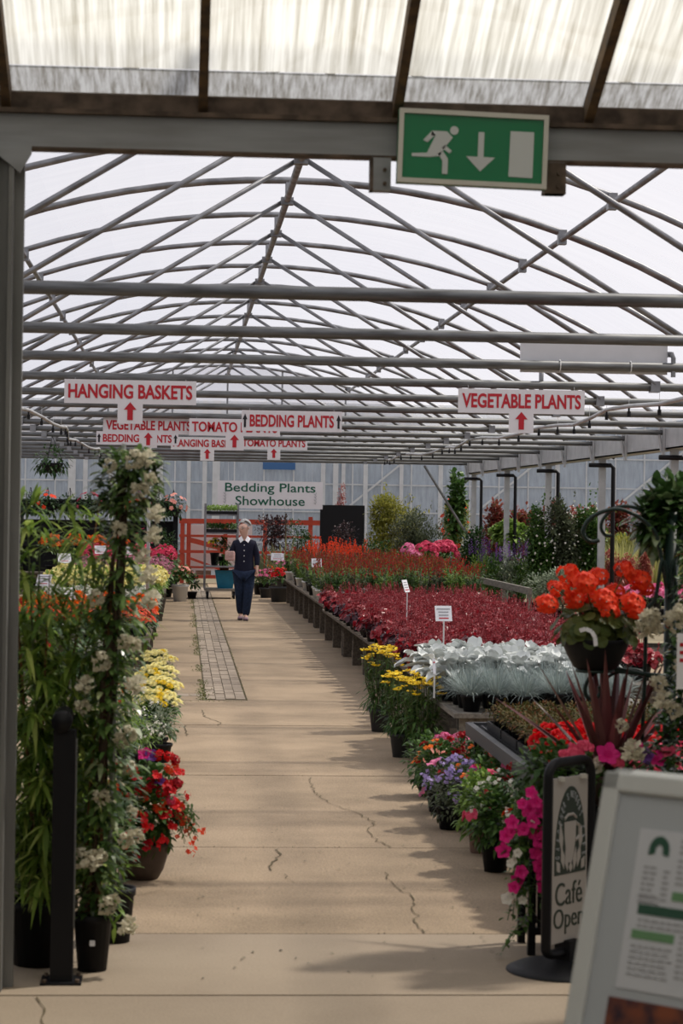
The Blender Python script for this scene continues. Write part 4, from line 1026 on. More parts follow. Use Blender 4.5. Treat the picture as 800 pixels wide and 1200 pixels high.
def shrub(name, cat, label, rad, zc, n, L, W, lm, seed=1, flm=None, fn=0, fr=.03, trunk=True, potr=.16, poth=.22, lobes=5, potm='blackplastic', spiky=0, trunk_m='bark'):
    """bigger woody plant: pot, trunk, crown made of several leafy lobes"""
    rng = random.Random(seed); r = thing(name, label, cat)
    if potr: pot(r, potr, poth, potm)
    if trunk: t = MB(); t.tube([(0, 0, poth * .8 if potr else 0), (.01, .0, zc * .6), (0, 0, zc)], [.022, .018, .012], 7); t.build('trunk', trunk_m, r)
    mb = MB()
    fill_leaves(mb, rng, n // 3, (0, 0, zc), (rad[0] * .75, rad[1] * .75, rad[2] * .85), L, W, .3, .3, .3, -1)
    for k in range(lobes):
        d = rdir(rng, -.75, .9); c = V((d.x * rad[0] * .55, d.y * rad[1] * .55, zc + d.z * rad[2] * .62)); s_ = rng.uniform(.42, .58)
        fill_leaves(mb, rng, (n * 2 // 3) // lobes, c, (rad[0] * s_, rad[1] * s_, rad[2] * s_), L, W, .25, .4, .35, -.9)
    for k in range(spiky):
        d = rdir(rng, .2, 1); p = V((d.x * rad[0] * .7, d.y * rad[1] * .7, zc + d.z * rad[2] * .8))
        for j in range(9): leaf(mb, p + d * .05 * j * rad[2] * 1.2, rdir(rng), L, W)
    mb.build('foliage', lm, r)
    if fn:
        f = MB()
        for _ in range(fn):
            d = rdir(rng, -.5, 1); k = rng.uniform(.85, 1.05); bloom(f, V((d.x * rad[0] * k, d.y * rad[1] * k, zc + d.z * rad[2] * k)), d + rdir(rng) * .4, fr * rng.uniform(.7, 1.2), rng, 5)
        f.build('flowers', flm, r)
    return r
def spiky(name, cat, label, n, L, W, lm, seed=1, potr=.15, poth=.25, potm='blackplastic', emin=.5, emax=1.5, droop=.1, z0=None):
    rng = random.Random(seed); r = thing(name, label, cat)
    if potr: pot(r, potr, poth, potm)
    mb = MB(); z0 = poth if z0 is None else z0
    for i in range(n):
        a = i * 2.4 + rng.uniform(-.2, .2); e = emin + (emax - emin) * (i / n) ** .8; d = V((math.cos(a) * math.cos(e), math.sin(a) * math.cos(e), math.sin(e)))
        b = len(mb.v); p = V((math.cos(a) * .02, math.sin(a) * .02, z0)); LL = L * rng.uniform(.75, 1.1); s = d.cross(V((0, 0, 1))).normalized(); u = s.cross(d); N = 7
        for k in range(N):
            t = k / N; w = W / 2 * min(1, .5 + 2 * t) * (1 - t ** 2.5) ; c = p + d * (LL * t) - V((0, 0, droop * LL * t * t))
            mb.v += [c - s * w + u * w * .5, c, c + s * w + u * w * .5]
        mb.v.append(p + d * LL - V((0, 0, droop * LL)))
        for k in range(N - 1):
            for q in (0, 1): mb.f.append((b + 3 * k + q, b + 3 * k + q + 1, b + 3 * k + q + 4, b + 3 * k + q + 3))
        mb.f += [(b + 3 * N - 3, b + 3 * N - 2, b + 3 * N), (b + 3 * N - 2, b + 3 * N - 1, b + 3 * N)]
    mb.build('foliage', lm, r); return r
# ------------------------------------------------------------------ furniture
def bench(label, x0, x1, y0, y1, h, m='wood', group=None, legs=2):
    r = thing('plant_bench', label, 'bench', ((x0 + x1) / 2, (y0 + y1) / 2, 0), 0, group); w, l = x1 - x0, y1 - y0
    n = max(4, int(w / .14)); t = MB()
    for k in range(n): t.box((-w / 2 + k * w / n + .0008, -l / 2, h - .03), (-w / 2 + (k + 1) * w / n - .0008, l / 2, h - .002 * (k % 2)))
    t.build('top', m, r)
    for j in range(legs + 1):
        y = -l / 2 + .12 + (l - .24) * j / legs
        MB().box((-w / 2 + .04, y - .03, h - .12), (w / 2 - .04, y + .03, h - .03)).build('crossbar', m, r); MB().box((-w / 2 + .10, y - .025, .08), (w / 2 - .10, y + .025, .16)).build('stretcher', m, r)
        for s in (-1, 1): MB().box((s * (w / 2 - .09) - .05, y - .05, 0), (s * (w / 2 - .09) + .05, y + .05, h - .03)).build('leg', m, r)
    return r
def metal_bench(label, x0, x1, y0, y1, h):
    r = thing('mesh_bench', label, 'bench', ((x0 + x1) / 2, (y0 + y1) / 2, 0)); w, l = x1 - x0, y1 - y0
    f = MB()
    for s in (-1, 1): f.box((s * w / 2 - .02, -l / 2, h - .06), (s * w / 2 + .02, l / 2, h + .012)); f.box((-w / 2, s * l / 2 - .02, h - .06), (w / 2, s * l / 2 + .02, h + .012))
    f.build('frame', 'greyplastic', r); g_ = MB()
    k = -w / 2
    while k < w / 2: g_.box((k - .004, -l / 2, h - .01), (k + .004, l / 2, h - .002)); k += .07
    k = -l / 2
    while k < l / 2: g_.box((-w / 2, k - .004, h - .012), (w / 2, k + .004, h - .004)); k += .07
    g_.build('mesh_top', 'greyplastic', r)
    for sx in (-1, 1):
        for sy in (-1, 0, 1): MB().box((sx * (w / 2 - .05) - .025, sy * (l / 2 - .06) - .025, 0), (sx * (w / 2 - .05) + .025, sy * (l / 2 - .06) + .025, h - .05)).build('leg', 'blackmetal', r)
    return r
def tray(r, w, l, h=.06):
    t = MB(); t.box((-w / 2, -l / 2, 0), (w / 2, l / 2, .008))
    for s in (-1, 1): t.box((s * w / 2 - .006, -l / 2, 0), (s * w / 2 + .006, l / 2, h)); t.box((-w / 2, s * l / 2 - .006, 0), (w / 2, s * l / 2 + .006, h))
    return t.build('tray', 'blackplastic', r)
def label_card(label, loc, w=.15, h=.11, rz=0, tilt=.25, stick=.25, lines_=4, red=True):
    r = thing('price_card', label, 'label', loc, rz)
    MB().tube([(0, 0, -stick), (0, 0, 0)], .006, 6).build('stake', 'whiteplastic', r)
    c = MB().box((-w / 2, -.003, -.01), (w / 2, .003, h)).build('card', 'labelcard', r); c.rotation_euler = (-tilt, 0, 0)
    rr = random.Random(int(loc[1] * 100))
    for k in range(lines_):
        wd = w * rr.uniform(.5, .82); MB().box((-wd / 2, -.0045, h - .022 - k * h / (lines_ + .6) - .010), (wd / 2, -.003, h - .022 - k * h / (lines_ + .6))).build('print_line', 'signred' if red and k == lines_ - 1 else 'print', c)
    return r
# ================================================================== PLANTING
def gp(x, y, z=0.0): return at_z(x, y, z)
RNG = random.Random(77)
def rrot(): return RNG.uniform(0, 2 * PI)

# ------------------------------------------------------------------ left foreground: bamboo and climber
def bamboo():
    p = gp(44, 1137); r = thing('bamboo_plant', 'tall bushy bamboo in a black pot between the door post and the climber', 'plant', (p.x, p.y + .13, 0)); rng = random.Random(5)
    pot(r, .135, .25)
    mb = MB()
    for k in range(11):
        a = rng.uniform(0, 2 * PI); b = V((math.cos(a) * .07, math.sin(a) * .07, .22)); h = rng.uniform(1.35, 1.93)
        t = V((rng.uniform(-.20, .30), rng.uniform(-.16, .22), h)); mid = b.lerp(t, .5) + V((rng.uniform(-.03, .03), rng.uniform(-.03, .03), .05))
        cu = [b.lerp(mid, q / 4).lerp(mid.lerp(t, q / 4), q / 4) for q in range(5)]
        MB().tube(cu, [.007, .0065, .0055, .004, .002], 6).build('cane', 'bamboo' if k % 3 == 0 else 'stem', r)
        nb = 34
        for j in range(nb):
            if j > nb * .72 and j % 2: continue
            f = .06 + .94 * j / nb; q = cu[min(3, int(f * 4))].lerp(cu[min(4, int(f * 4) + 1)], f * 4 - int(f * 4) if f < 1 else 0)
            bd = rdir(rng, -.1, .6); bl_ = rng.uniform(.05, .20); e = q + bd * bl_ + V((0, 0, .03))
            mb.tube([q, e], .0015, 3, caps=False)
            for m_ in range(8):
                d = bd + rdir(rng) * .9 + V((0, 0, -.15)); leaf(mb, q.lerp(e, rng.uniform(.5, 1)), d, rng.uniform(.08, .15), rng.uniform(.015, .024), rng.uniform(.2, .6), .15, (.4, 1, .6))
    for _ in range(1500):
        z = .28 + 1.45 * rng.random() ** 1.5; d = rdir(rng, -.3, .5); q = V((rng.uniform(-.19, .26), rng.uniform(-.15, .2), z)); leaf(mb, q, d, rng.uniform(.08, .13), .016, .4, .15, (.4, 1, .6))
    mb.build('foliage', 'leaf_bamboo', r)
bamboo()
def climber():
    p = gp(107, 1141); r = thing('jasmine_climber', 'white flowered evergreen climber trained up canes in a black pot', 'plant', (p.x, p.y + .07, 0)); rng = random.Random(9)
    pt = pot(r, .074, .215)
    MB().box((-.008, -.078, .105), (.012, -.070, .125)).build('pot_sticker', 'labelcard', pt)
    Yc = r.location.y
    def L(x, y, dy=0): q = at_y(x, y, Yc + dy); return q - r.location
    for (a, b, rad) in (((96, 1075), (110, 860), .007), ((116, 1068), (128, 700), .006), ((103, 1072), (140, 560), .006)):
        MB().tube([L(*a, .0), L(*b, .02)], rad, 8).build('cane', 'bamboo', r)
    MB().tube([L(128, 1000, .04), L(145, 520, .05)], .009, 8).build('support_stake', 'gutter', r)
    st = MB()
    for k in range(9):
        pts = [L(107 + rng.uniform(-8, 8), 1072), L(118 + rng.uniform(-10, 10), 950), L(128 + rng.uniform(-10, 10), 800), L(138 + rng.uniform(-9, 9), 660), L(150 + rng.uniform(-14, 14), 545)]
        pts = [q + V((0, rng.uniform(-.05, .05), 0)) for q in pts]; st.tube(pts, [.006, .006, .006, .005, .003], 6)
    st.build('twining_stems', 'bark', r)
    mb = MB()
    axis = [(1070, 108, 16), (1000, 117, 30), (930, 122, 34), (850, 126, 32), (760, 132, 26), (680, 139, 22), (620, 145, 24), (575, 150, 32), (545, 152, 34), (525, 150, 22)]
    def ax(y):
        for (ya, xa, wa), (yb, xb, wb) in zip(axis, axis[1:]):
            if yb <= y <= ya: t = (y - yb) / (ya - yb); return xb + (xa - xb) * t, wb + (wa - wb) * t
        return axis[-1][1:]
    for k in range(1500):
        y = rng.uniform(528, 1070)
        if y < 620 and rng.random() < .0: continue
        x, w_ = ax(y); a = rng.uniform(0, 2 * PI); q = rng.uniform(.1, 1.25); pos = L(x + math.cos(a) * w_ * q, y, math.sin(a) * w_ * q * .0032)
        d = V((math.cos(a), math.sin(a), rng.uniform(-.4, .5))); leaf(mb, pos, d + rdir(rng) * .5, rng.uniform(.045, .08), rng.uniform(.018, .030), .3, .3)
    for k in range(420):
        y = rng.uniform(528, 600); x, w_ = ax(y); a = rng.uniform(0, 2 * PI); pos = L(x + math.cos(a) * w_, y, math.sin(a) * .07); leaf(mb, pos, rdir(rng, -.2, .8), .06, .022, .3, .3)
    mb.build('foliage', 'leaf_climber', r)
    fx = [(128, 545), (176, 562), (157, 538), (183, 600), (168, 650), (175, 672), (178, 700), (150, 860), (156, 755), (145, 752), (100, 800), (152, 900), (118, 1003), (134, 1055), (95, 1006), (108, 1006), (125, 1062), (150, 1082), (143, 868), (120, 935), (165, 575), (140, 620), (98, 829), (118, 775), (180, 625), (160, 800), (112, 700), (172, 535), (146, 985), (160, 980)]
    for (x, y) in fx:
        dd = rng.uniform(-.17, -.10); add_head(r, 'star', 'fl_ivory', L(x, y, dd), V((rng.uniform(-.3, .5), -1, .5)), rng, rng.uniform(1.1, 1.7), 'flower_cluster')
    for (x0, y0, x1, y1) in ((125, 1045, 152, 1085), (130, 1020, 160, 1015), (150, 760, 185, 745), (160, 700, 190, 690), (120, 1060, 135, 1088)):
        sh = MB(); q = [L(x0, y0, -.04), L((x0 + x1) / 2, (y0 + y1) / 2 - 5, -.08), L(x1, y1, -.1)]; sh.tube(q, .0025, 5)
        for t in range(6): leaf(sh, q[0].lerp(q[2], .2 + t * .15), rdir(rng), .05, .02, .3)
        sh.build('side_shoot', 'leaf_lime', r)
climber()
p = gp(131, 1113); bushy('shrub_in_pot', 'plant', 'leafy green plant in a black pot just behind the climber pot', (.07, .07, .17), .42, 150, .06, .026, 'leaf_gloss', (('star', 'fl_ivory', 4, 1.0),), .075, .22, seed=21).location = (p.x + .01, p.y + .17, 0)
def tallfill(px, py, Y, label, seed, rad=(.28, .25, .62), zc=.75, lm='leaf', heads=()):
    p = at_y(px, 900, Y); r = bushy('climbing_shrub', 'plant', label, rad, zc, 900, .07, .022, lm, heads, .13, .24, seed=seed, shell=.3, zmin=-1); r.location = (p.x, Y, 0); return r
tallfill(45, 0, 10.2, 'dense green shrub in a pot behind the bamboo, small red flowers low down', 31, heads=(('small', 'fl_crimson', 6, 1.3),))
tallfill(105, 0, 10.6, 'dense leafy shrub in a pot behind the climber and bamboo', 32, (.24, .24, .6), .72, 'leaf_dark', (('small', 'fl_white', 8, 1.0),))
tallfill(95, 0, 13.2, 'dark leafy shrub in a pot at the back of the left foreground plants', 33, (.36, .3, .5), .6, 'leaf_dark')

# ------------------------------------------------------------------ left of the aisle
p = gp(164, 1034)
r = bushy('bedding_bowl', 'planter', 'brown bowl spilling over with red and purple bedding flowers beside the aisle', (.20, .20, .22), .33, 1700, .05, .028, 'leaf', (), .135, .17, 'bronzepot', True, seed=41, shell=.4, zmin=-.9)
r.location = (p.x - .0, p.y + .13, 0); rng = random.Random(2)
Y0 = r.location.y
for (x, y, kind, m, s) in [(170, 884, 'petunia', 'fl_magenta', .8), (178, 886, 'petunia', 'fl_purple', .8), (186, 885, 'geranium', 'fl_red', .6), (198, 887, 'geranium', 'fl_red', .6), (205, 890, 'geranium', 'fl_crimson', .55), (212, 904, 'bedding', 'fl_red', 1), (157, 900, 'bedding', 'fl_crimson', 1), (178, 916, 'bedding', 'fl_crimson', 1.1), (187, 915, 'petunia', 'fl_purple', .6), (198, 917, 'bedding', 'fl_red', 1), (207, 918, 'geranium', 'fl_crimson', .6), (164, 924, 'bedding', 'fl_red', 1), (172, 930, 'bedding', 'fl_orangered', 1.2), (191, 928, 'geranium', 'fl_red', .7), (200, 938, 'geranium', 'fl_rose', .6), (208, 945, 'bedding', 'fl_red', 1.2), (187, 946, 'bedding', 'fl_orangered', 1), (197, 953, 'bedding', 'fl_red', 1.2), (209, 955, 'geranium', 'fl_red', .6), (217, 962, 'bedding', 'fl_orangered', 1), (225, 968, 'small', 'fl_orangered', 1), (214, 976, 'small', 'fl_orangered', 1), (237, 971, 'small', 'fl_scarlet', .9), (230, 989, 'small', 'fl_scarlet', .9), (170, 956, 'bedding', 'fl_crimson', 1), (155, 958, 'bedding', 'fl_orangered', .9), (148, 958, 'bedding', 'fl_crimson', .9), (222, 994, 'small', 'fl_scarlet', 1), (172, 990, 'bedding', 'fl_crimson', .9), (162, 1000, 'small', 'fl_crimson', 1), (182, 990, 'small', 'fl_red', 1), (200, 900, 'bedding', 'fl_orangered', 1), (150, 935, 'small', 'fl_white', 1), (218, 930, 'small', 'fl_red', 1), (176, 970, 'small', 'fl_white', .9)]:
    dx = (x - 185) / 50.0; depth = -.20 * math.sqrt(max(.05, 1 - min(1, abs(dx)) ** 2)) * (.5 + .5 * (y - 880) / 120)
    add_head(r, kind, m, at_y(x, y, Y0 + depth) - r.location, V((dx, -.7, .6)), rng, s)
for k in range(20):
    a = rng.uniform(-1.1, 1.1); z = rng.uniform(.18, .54); rr = .225 * math.sqrt(max(.1, 1 - ((z - .33) / .27) ** 2)); kd = rng.choice(['bedding', 'bedding', 'small']); add_head(r, kd, rng.choice(['fl_red', 'fl_red', 'fl_crimson', 'fl_orangered']), V((math.sin(a) * rr, -math.cos(a) * rr, z)), V((math.sin(a), -math.cos(a), .5)), rng, rng.uniform(.8, 1.2))
tr_ = MB()
for k in range(26):
    a = rng.uniform(-.6, .3); b = V((math.cos(a) * .14, math.sin(a) * .14 - .05, .3)); e = V((math.cos(a) * rng.uniform(.2, .29), math.sin(a) * .24 - .06, rng.uniform(.17, .34))); tr_.tube([b, b.lerp(e, .6) + V((0, 0, .05)), e], .0016, 4)
    for t in range(7): leaf(tr_, b.lerp(e, .2 + .12 * t) + V((0, 0, .03)), rdir(rng), .028, .013, .3)
tr_.build('trailing_stems', 'leaf', r)
# small pots between bowl and chrysanthemums
for i, (x, y, lm, hd, lab) in enumerate([(160, 905, 'leaf_lime', (('small', 'fl_white', 14, .8),), 'airy pale green plant with tiny white flowers behind the red bowl'),
        (186, 893, 'leaf_grey', (('small', 'fl_white', 8, .6),), 'feathery grey green plant between the red bowl and the yellow chrysanthemums'),
        (146, 888, 'leaf', (('bedding', 'fl_orangered', 9, .8), ('small', 'fl_white', 7, 1.2)), 'pot of orange red and white flowers left of the chrysanthemums')]):
    q = gp(x, y); r = bushy('bedding_plant', 'plant', lab, (.15, .15, .17), .26 if i < 2 else .36, 420, .035, .014, lm, hd, .09, .13, seed=51 + i, shell=.35); r.location = q
MUM = ['cream yellow chrysanthemum nearest the red bowl on the left of the aisle', 'cream yellow chrysanthemum second from the red bowl', 'cream yellow chrysanthemum third from the red bowl', 'cream yellow chrysanthemum farthest from the red bowl, by the bench end']
for i, (x, Y, s) in enumerate([(181, 15.8, 1.0), (186, 17.3, .96), (183, 18.7, .95), (182, 20.2, 1.0)]):
    q = at_y(x, 850, Y)
    r = bushy('chrysanthemum', 'plant', MUM[i], (.165, .165, .20), .25, 620, .065, .03, 'leaf', (), .095, .13, seed=61 + i, shell=.3); r['group'] = 'cream chrysanthemums beside the left benches'
    rng = random.Random(60 + i)
    for k in range(46):
        a = k * 2.4; rad = .19 * math.sqrt((k + .5) / 46); zz = .46 - 2.2 * rad * rad + rng.uniform(-.02, .015); add_head(r, 'mum', 'fl_cream' if rng.random() < .85 else 'fl_yellow', V((math.cos(a) * rad, math.sin(a) * rad - .01, zz)), V((math.cos(a) * rad * 3, math.sin(a) * rad * 3 - .25, 1)), rng, rng.uniform(1.2, 1.6))
    r.location = (q.x, Y, 0); r.scale = (s, s, s)
# left benches
LB = [(22.0, 25.1), (25.11, 28.3), (28.31, 31.5), (31.51, 34.7), (34.71, 37.9), (37.91, 41.1), (41.11, 44.3)]
for i, (a, b) in enumerate(LB):
    bench('weathered wooden bench of potted flowers left of the aisle', -1.85, -.30 + (.06 if i > 3 else 0), a, b, .44, group='wooden benches left of the aisle')
def rowfill(kind_fn, x0, x1, nx, y0, y1, dy, z, label, group, skip=0, scale=(.9, 1.15), jit=.04):
    y = y0; k = 0
    while y <= y1:
        for i in range(nx):
            x = x0 + (x1 - x0) * i / max(1, nx - 1) + RNG.uniform(-jit, jit)
            key, bld = kind_fn(i, k, x, y)
            if key is None: continue
            spawn(key, bld, (x, y + RNG.uniform(-jit, jit), z), rrot(), RNG.uniform(*scale), label, group)
        y += dy; k += 1
def bed(prefix, name, cat, nvar, **kw):
    def fn(i, k, x, y):
        v = (i * 3 + k * 2) % nvar
        return (prefix + str(v), lambda: mound(name, cat, 'x', seed=100 + v * 7 + len(prefix), **kw))
    return fn
mk = dict(rad=(.17, .17, .13), zc=.16, n=130, L=.07, W=.035)
X0, X1 = -.46, -1.66
B44 = .44
rowfill(bed('dkred', 'gerbera', 'flower', 2, lm='leaf_dark', flm='fl_orangered', fn=34, fr=.034, petals=8, potr=.08, poth=.10, **mk), X0, X1, 4, 22.2, 23.4, .42, B44, 'dark red daisy flowered plant at the near end of the left bench', 'dark red flowers on the left benches')
rowfill(bed('orange', 'gerbera', 'flower', 3, lm='leaf', flm='fl_orange', fn=40, fr=.036, petals=8, potr=.08, poth=.10, **mk), X0, X1, 4, 23.8, 26.6, .42, B44, 'bright orange daisy flowered plant on the left bench', 'orange flowers on the left benches')
rowfill(bed('whitea', 'bedding_plant', 'flower', 2, lm='leaf_grey', flm='fl_white', fn=44, fr=.024, potr=.08, poth=.10, **mk), X0, X1, 4, 27.1, 29.3, .45, B44, 'low white flowered bedding plant on the left bench', 'white flowers on the left benches')
mk2 = dict(rad=(.22, .22, .20), zc=.24, n=170, L=.09, W=.05)
rowfill(bed('creamp', 'petunia_plant', 'flower', 3, lm='leaf_lime', flm='fl_cream', fn=40, fr=.045, potr=.09, poth=.11, **mk2), X0, X1, 4, 29.9, 34.4, .5, B44, 'cream yellow flowered plant on the left bench', 'cream flowers on the left benches')
rowfill(bed('mauve', 'bedding_plant', 'flower', 3, lm='leaf', flm='fl_mauve', fn=90, fr=.026, potr=.09, poth=.11, **mk2), X0 + .05, X1, 4, 34.9, 38.6, .5, B44, 'plant with massed small mauve pink flowers on the left bench', 'mauve flowers on the left benches')
mk3 = dict(rad=(.22, .22, .24), zc=.32, n=170, L=.09, W=.06)
rowfill(bed('rose', 'geranium', 'flower', 3, lm='leaf', flm='fl_rose', fn=110, fr=.032, potr=.10, poth=.13, ftop=.45, **mk3), X0 + .17, X1, 4, 39.2, 43.9, .55, B44, 'rose red geranium at the far end of the left benches', 'rose red geraniums on the left benches')
q = gp(212, 705); r = mound('potted_geranium', 'plant', 'pale pink geranium in a white bucket on the floor left of the bricks', (.25, .25, .2), .48, 220, .10, .06, 'leaf', 'fl_salmon', 30, .04, 7, 5, .16, .32, 'whiteplastic'); r.location = (q.x - .02, q.y + .1, 0)
q = gp(226, 703); r = mound('potted_shrub', 'plant', 'small dark green plant on the floor right of the white bucket', (.16, .16, .2), .3, 160, .08, .05, 'leaf_dark', None, 0, .03, 8, 5, .10, .14); r.location = (q.x - .02, q.y + .5, 0)
q = gp(202, 702); r = mound('potted_shrub', 'plant', 'dark green bedding plant on the floor left of the white bucket', (.2, .2, .2), .4, 160, .08, .05, 'leaf', 'fl_salmon', 10, .03, 9, 5, .12, .18); r.location = (q.x - .12, q.y + .9, 0)
for i, (x, y, Y, rz) in enumerate([(76, 655, 33, .3), (50, 681, 27, -.5), (82, 697, 25, .9), (118, 645, 38, .2), (150, 646, 38.5, .5)]):
    q = at_y(x, y, Y); label_card(['white price card among the cream flowers left of the climber', 'white price card seen through the bamboo leaves', 'narrow white price card beside the orange flowers', 'white price card among the rose geraniums, left of the support pole', 'white price card just left of the thin support pole'][i], (q.x, Y, q.z - .05), .2, .14, rz, .4, q.z - .5)
# orange flowers under the basket rack
for i in range(4):
    q = at_y(60 + i * 26, 628, 45.3)
    spawn('orangeshrub%d' % (i % 2), (lambda i=i: mound('calibrachoa', 'flower', 'x', (.26, .26, .26), .5, 160, .08, .04, 'leaf', 'fl_orange', 46, .04, 300 + i, 5, .11, .14)), (q.x, 45.3, .44), rrot(), 1, 'orange flowered plant on the shelf below the black basket rack', 'orange flowers below the basket rack')
bench('wooden bench below the black basket rack', -3.4, -.75, 44.9, 46.0, .44)
# black rack with hanging baskets
RY_ = 46.6
def hbasket(seed, fm, lm='leaf_dark'):
    rng = random.Random(seed); r = thing('hanging_basket', 'x', 'hanging basket')
    MB().lathe([(0, -.56), (.08, -.55), (.15, -.46), (.18, -.40), (.165, -.40), (0, -.41)], 14).build('bowl', 'blackplastic', r, True)
    h = MB()
    for k in range(3): a = k * 2.1; h.tube([(0, 0, 0), (.17 * math.cos(a), .17 * math.sin(a), -.40)], .004, 4)
    h.build('hanger', 'blackmetal', r); mb = MB(); fill_leaves(mb, rng, 260, (0, 0, -.36), (.30, .28, .26), .08, .045, .5, .3, .0, -.9); mb.build('foliage', lm, r)
    if fm:
        for _ in range(16): d = rdir(rng, -.2, 1); add_head(r, 'single5', fm, V((d.x * .3, d.y * .28, -.36 + d.z * .3)), d, rng, 2.5, 'flower')
    return r
xa, xb = at_y(24, 590, RY_).x, at_y(206, 590, RY_).x
rk = thing('basket_rack', 'long black rack with two rails holding hanging baskets at the back left', 'rack', ((xa + xb) / 2, RY_, 0)); hw = (xb - xa) / 2
MB().box((-hw, -.05, 1.72), (hw, .05, 1.93)).build('top_rail', 'blackmetal', rk); MB().box((-hw, -.03, .95), (hw, .03, 1.02)).build('lower_rail', 'blackmetal', rk); MB().box((-hw, .30, .1), (hw, .33, 1.5)).build('back_panel', 'blackmetal', rk)
for k in range(4): MB().box((-hw + k * hw * 2 / 3 - .05, -.05, 0), (-hw + k * hw * 2 / 3 + .05, .35, 1.75)).build('post', 'blackmetal', rk)
for i, (x, fm) in enumerate([(36, None), (56, 'fl_scarlet'), (82, None), (106, 'fl_rose'), (136, None), (162, 'fl_orangered'), (186, None), (203, 'fl_salmon')]):
    q = at_y(x, 600, RY_)
    r = hbasket(400 + i, fm); r['label'] = ['dark leafy hanging basket at the left end of the black rack', 'hanging basket with scarlet flowers on the black rack', 'plain green hanging basket between the scarlet and rose flowered ones', 'hanging basket with rose flowers on the black rack', 'leafy hanging basket on the black rack behind the climber', 'hanging basket with orange red flowers on the black rack', 'leafy hanging basket left of the last one on the black rack', 'hanging basket with salmon flowers at the right end of the black rack'][i]; r['group'] = 'hanging baskets on the black rack'
    r.location = (q.x, RY_ - .2, 2.16); r.children[1].data
    MB().tube([(0, .0, -.02), (0, .0, .0), (0, .2, -.0), (0, .2, -.24)], .008, 5).build('hook', 'blackmetal', r)
q = at_y(61, 540, FR[9]); r = hbasket(430, None); r['label'] = 'cone shaped dark hanging basket on a tie bar above the bamboo'; r.location = (q.x, FR[9], TIE_Z - .03); 
for i in range(2):
    q = at_y(190 - i * 27, 625, 45.6); r = spawn('rackfill%d' % (i % 2), (lambda i=i: mound('patio_plant', 'plant', 'x', (.27, .25, .42), .5, 260, .09, .045, 'leaf_dark', 'fl_rose' if i % 2 else None, 8 if i % 2 else 0, .04, 440 + i, 5, .11, .14)), (q.x + .1, 45.5, .44), rrot(), 1, 'tall dark green patio plant below the right end of the basket rack', 'patio plants below the basket rack')

# ------------------------------------------------------------------ far end: trolley, red fence, board
p = gp(258, 701); ty = p.y
tw = .32
t = thing('plant_trolley', 'tall galvanised plant trolley with three loaded shelves behind the walking person', 'trolley', (p.x, ty, 0))
for sx in (-1, 1):
    for sy in (-1, 1):
        po = MB().box((sx * tw - .018, sy * .4 - .018, .18), (sx * tw + .018, sy * .4 + .018, 1.88)); po.build('upright', 'steel', t)
        c = MB().tube([(-.02, 0, .075), (.02, 0, .075)], .075, 12).build('wheel', 'blackplastic', t); c.location = (sx * (tw - .06), sy * .34, 0)
        MB().box((-.028, -.03, .07), (.028, .03, .16)).build('wheel_fork', 'steel', c)
MB().box((-tw, -.42, .16), (tw, .42, .20)).build('base_deck', 'greywood', t)
for z in (.62, 1.28, 1.64): MB().box((-tw, -.42, z), (tw, .42, z + .03)).build('shelf', 'steel', t)
for z, lab in ((1.67, 'tray of fresh green bedding plants on the top shelf of the trolley'), (1.31, 'tray of dark green bedding plants on the second shelf of the trolley')):
    r = thing('plant_tray', lab, 'tray of plants', (p.x, ty, z)); tray(r, .6, .78, .06)
    mb = MB(); rng = random.Random(int(z * 100))
    for k in range(700): d = rdir(rng, .1, 1); leaf(mb, V((rng.uniform(-.31, .31), rng.uniform(-.40, .40), .06 + rng.uniform(0, .10))), d, .07, .03, .3)
    mb.build('foliage', 'leaf_lime' if z > 1.5 else 'leaf', r)
r = mound('potted_shrub', 'plant', 'dark leaved plant in a pot on the lower trolley shelf', (.15, .15, .2), .36, 200, .07, .04, 'leaf_dark', None, 0, .03, 460, 5, .11, .18); r.location = (p.x + .05, ty, .65)
r = mound('calibrachoa', 'plant', 'yellow flowered plant at the back of the lower trolley shelf', (.12, .12, .12), .42, 120, .06, .03, 'leaf', 'fl_yellow', 22, .035, 461, 5, .09, .25); r.location = (p.x - .12, ty + .2, .65)
r = thing('teal_planter', 'square tapered teal blue planter standing on the trolley base', 'planter', (p.x + .09, ty - .05, .2))
m_ = MB(); w0, w1, h = .15, .21, .36
m_.add([V((sx * w0, sy * w0, 0)) for sx, sy in ((-1, -1), (1, -1), (1, 1), (-1, 1))] + [V((sx * w1, sy * w1, h)) for sx, sy in ((-1, -1), (1, -1), (1, 1), (-1, 1))] + [V((sx * (w1 - .02), sy * (w1 - .02), h)) for sx, sy in ((-1, -1), (1, -1), (1, 1), (-1, 1))] + [V((sx * (w0 + .01), sy * (w0 + .01), .28)) for sx, sy in ((-1, -1), (1, -1), (1, 1), (-1, 1))],
       [(3, 2, 1, 0)] + [(i, (i + 1) % 4, 4 + (i + 1) % 4, 4 + i) for i in range(4)] + [(4 + i, 4 + (i + 1) % 4, 8 + (i + 1) % 4, 8 + i) for i in range(4)] + [(8 + i, 8 + (i + 1) % 4, 12 + (i + 1) % 4, 12 + i) for i in range(4)] + [(12, 13, 14, 15)])
m_.build('planter_body', 'teal', r)
r = mound('potted_shrub', 'plant', 'leafy plant in an orange plastic pot resting in the teal planter', (.15, .14, .12), .24, 160, .08, .04, 'leaf', None, 0, .03, 462, 5, .10, .16, 'orangepot'); r.location = (p.x + .07, ty - .05, .485)
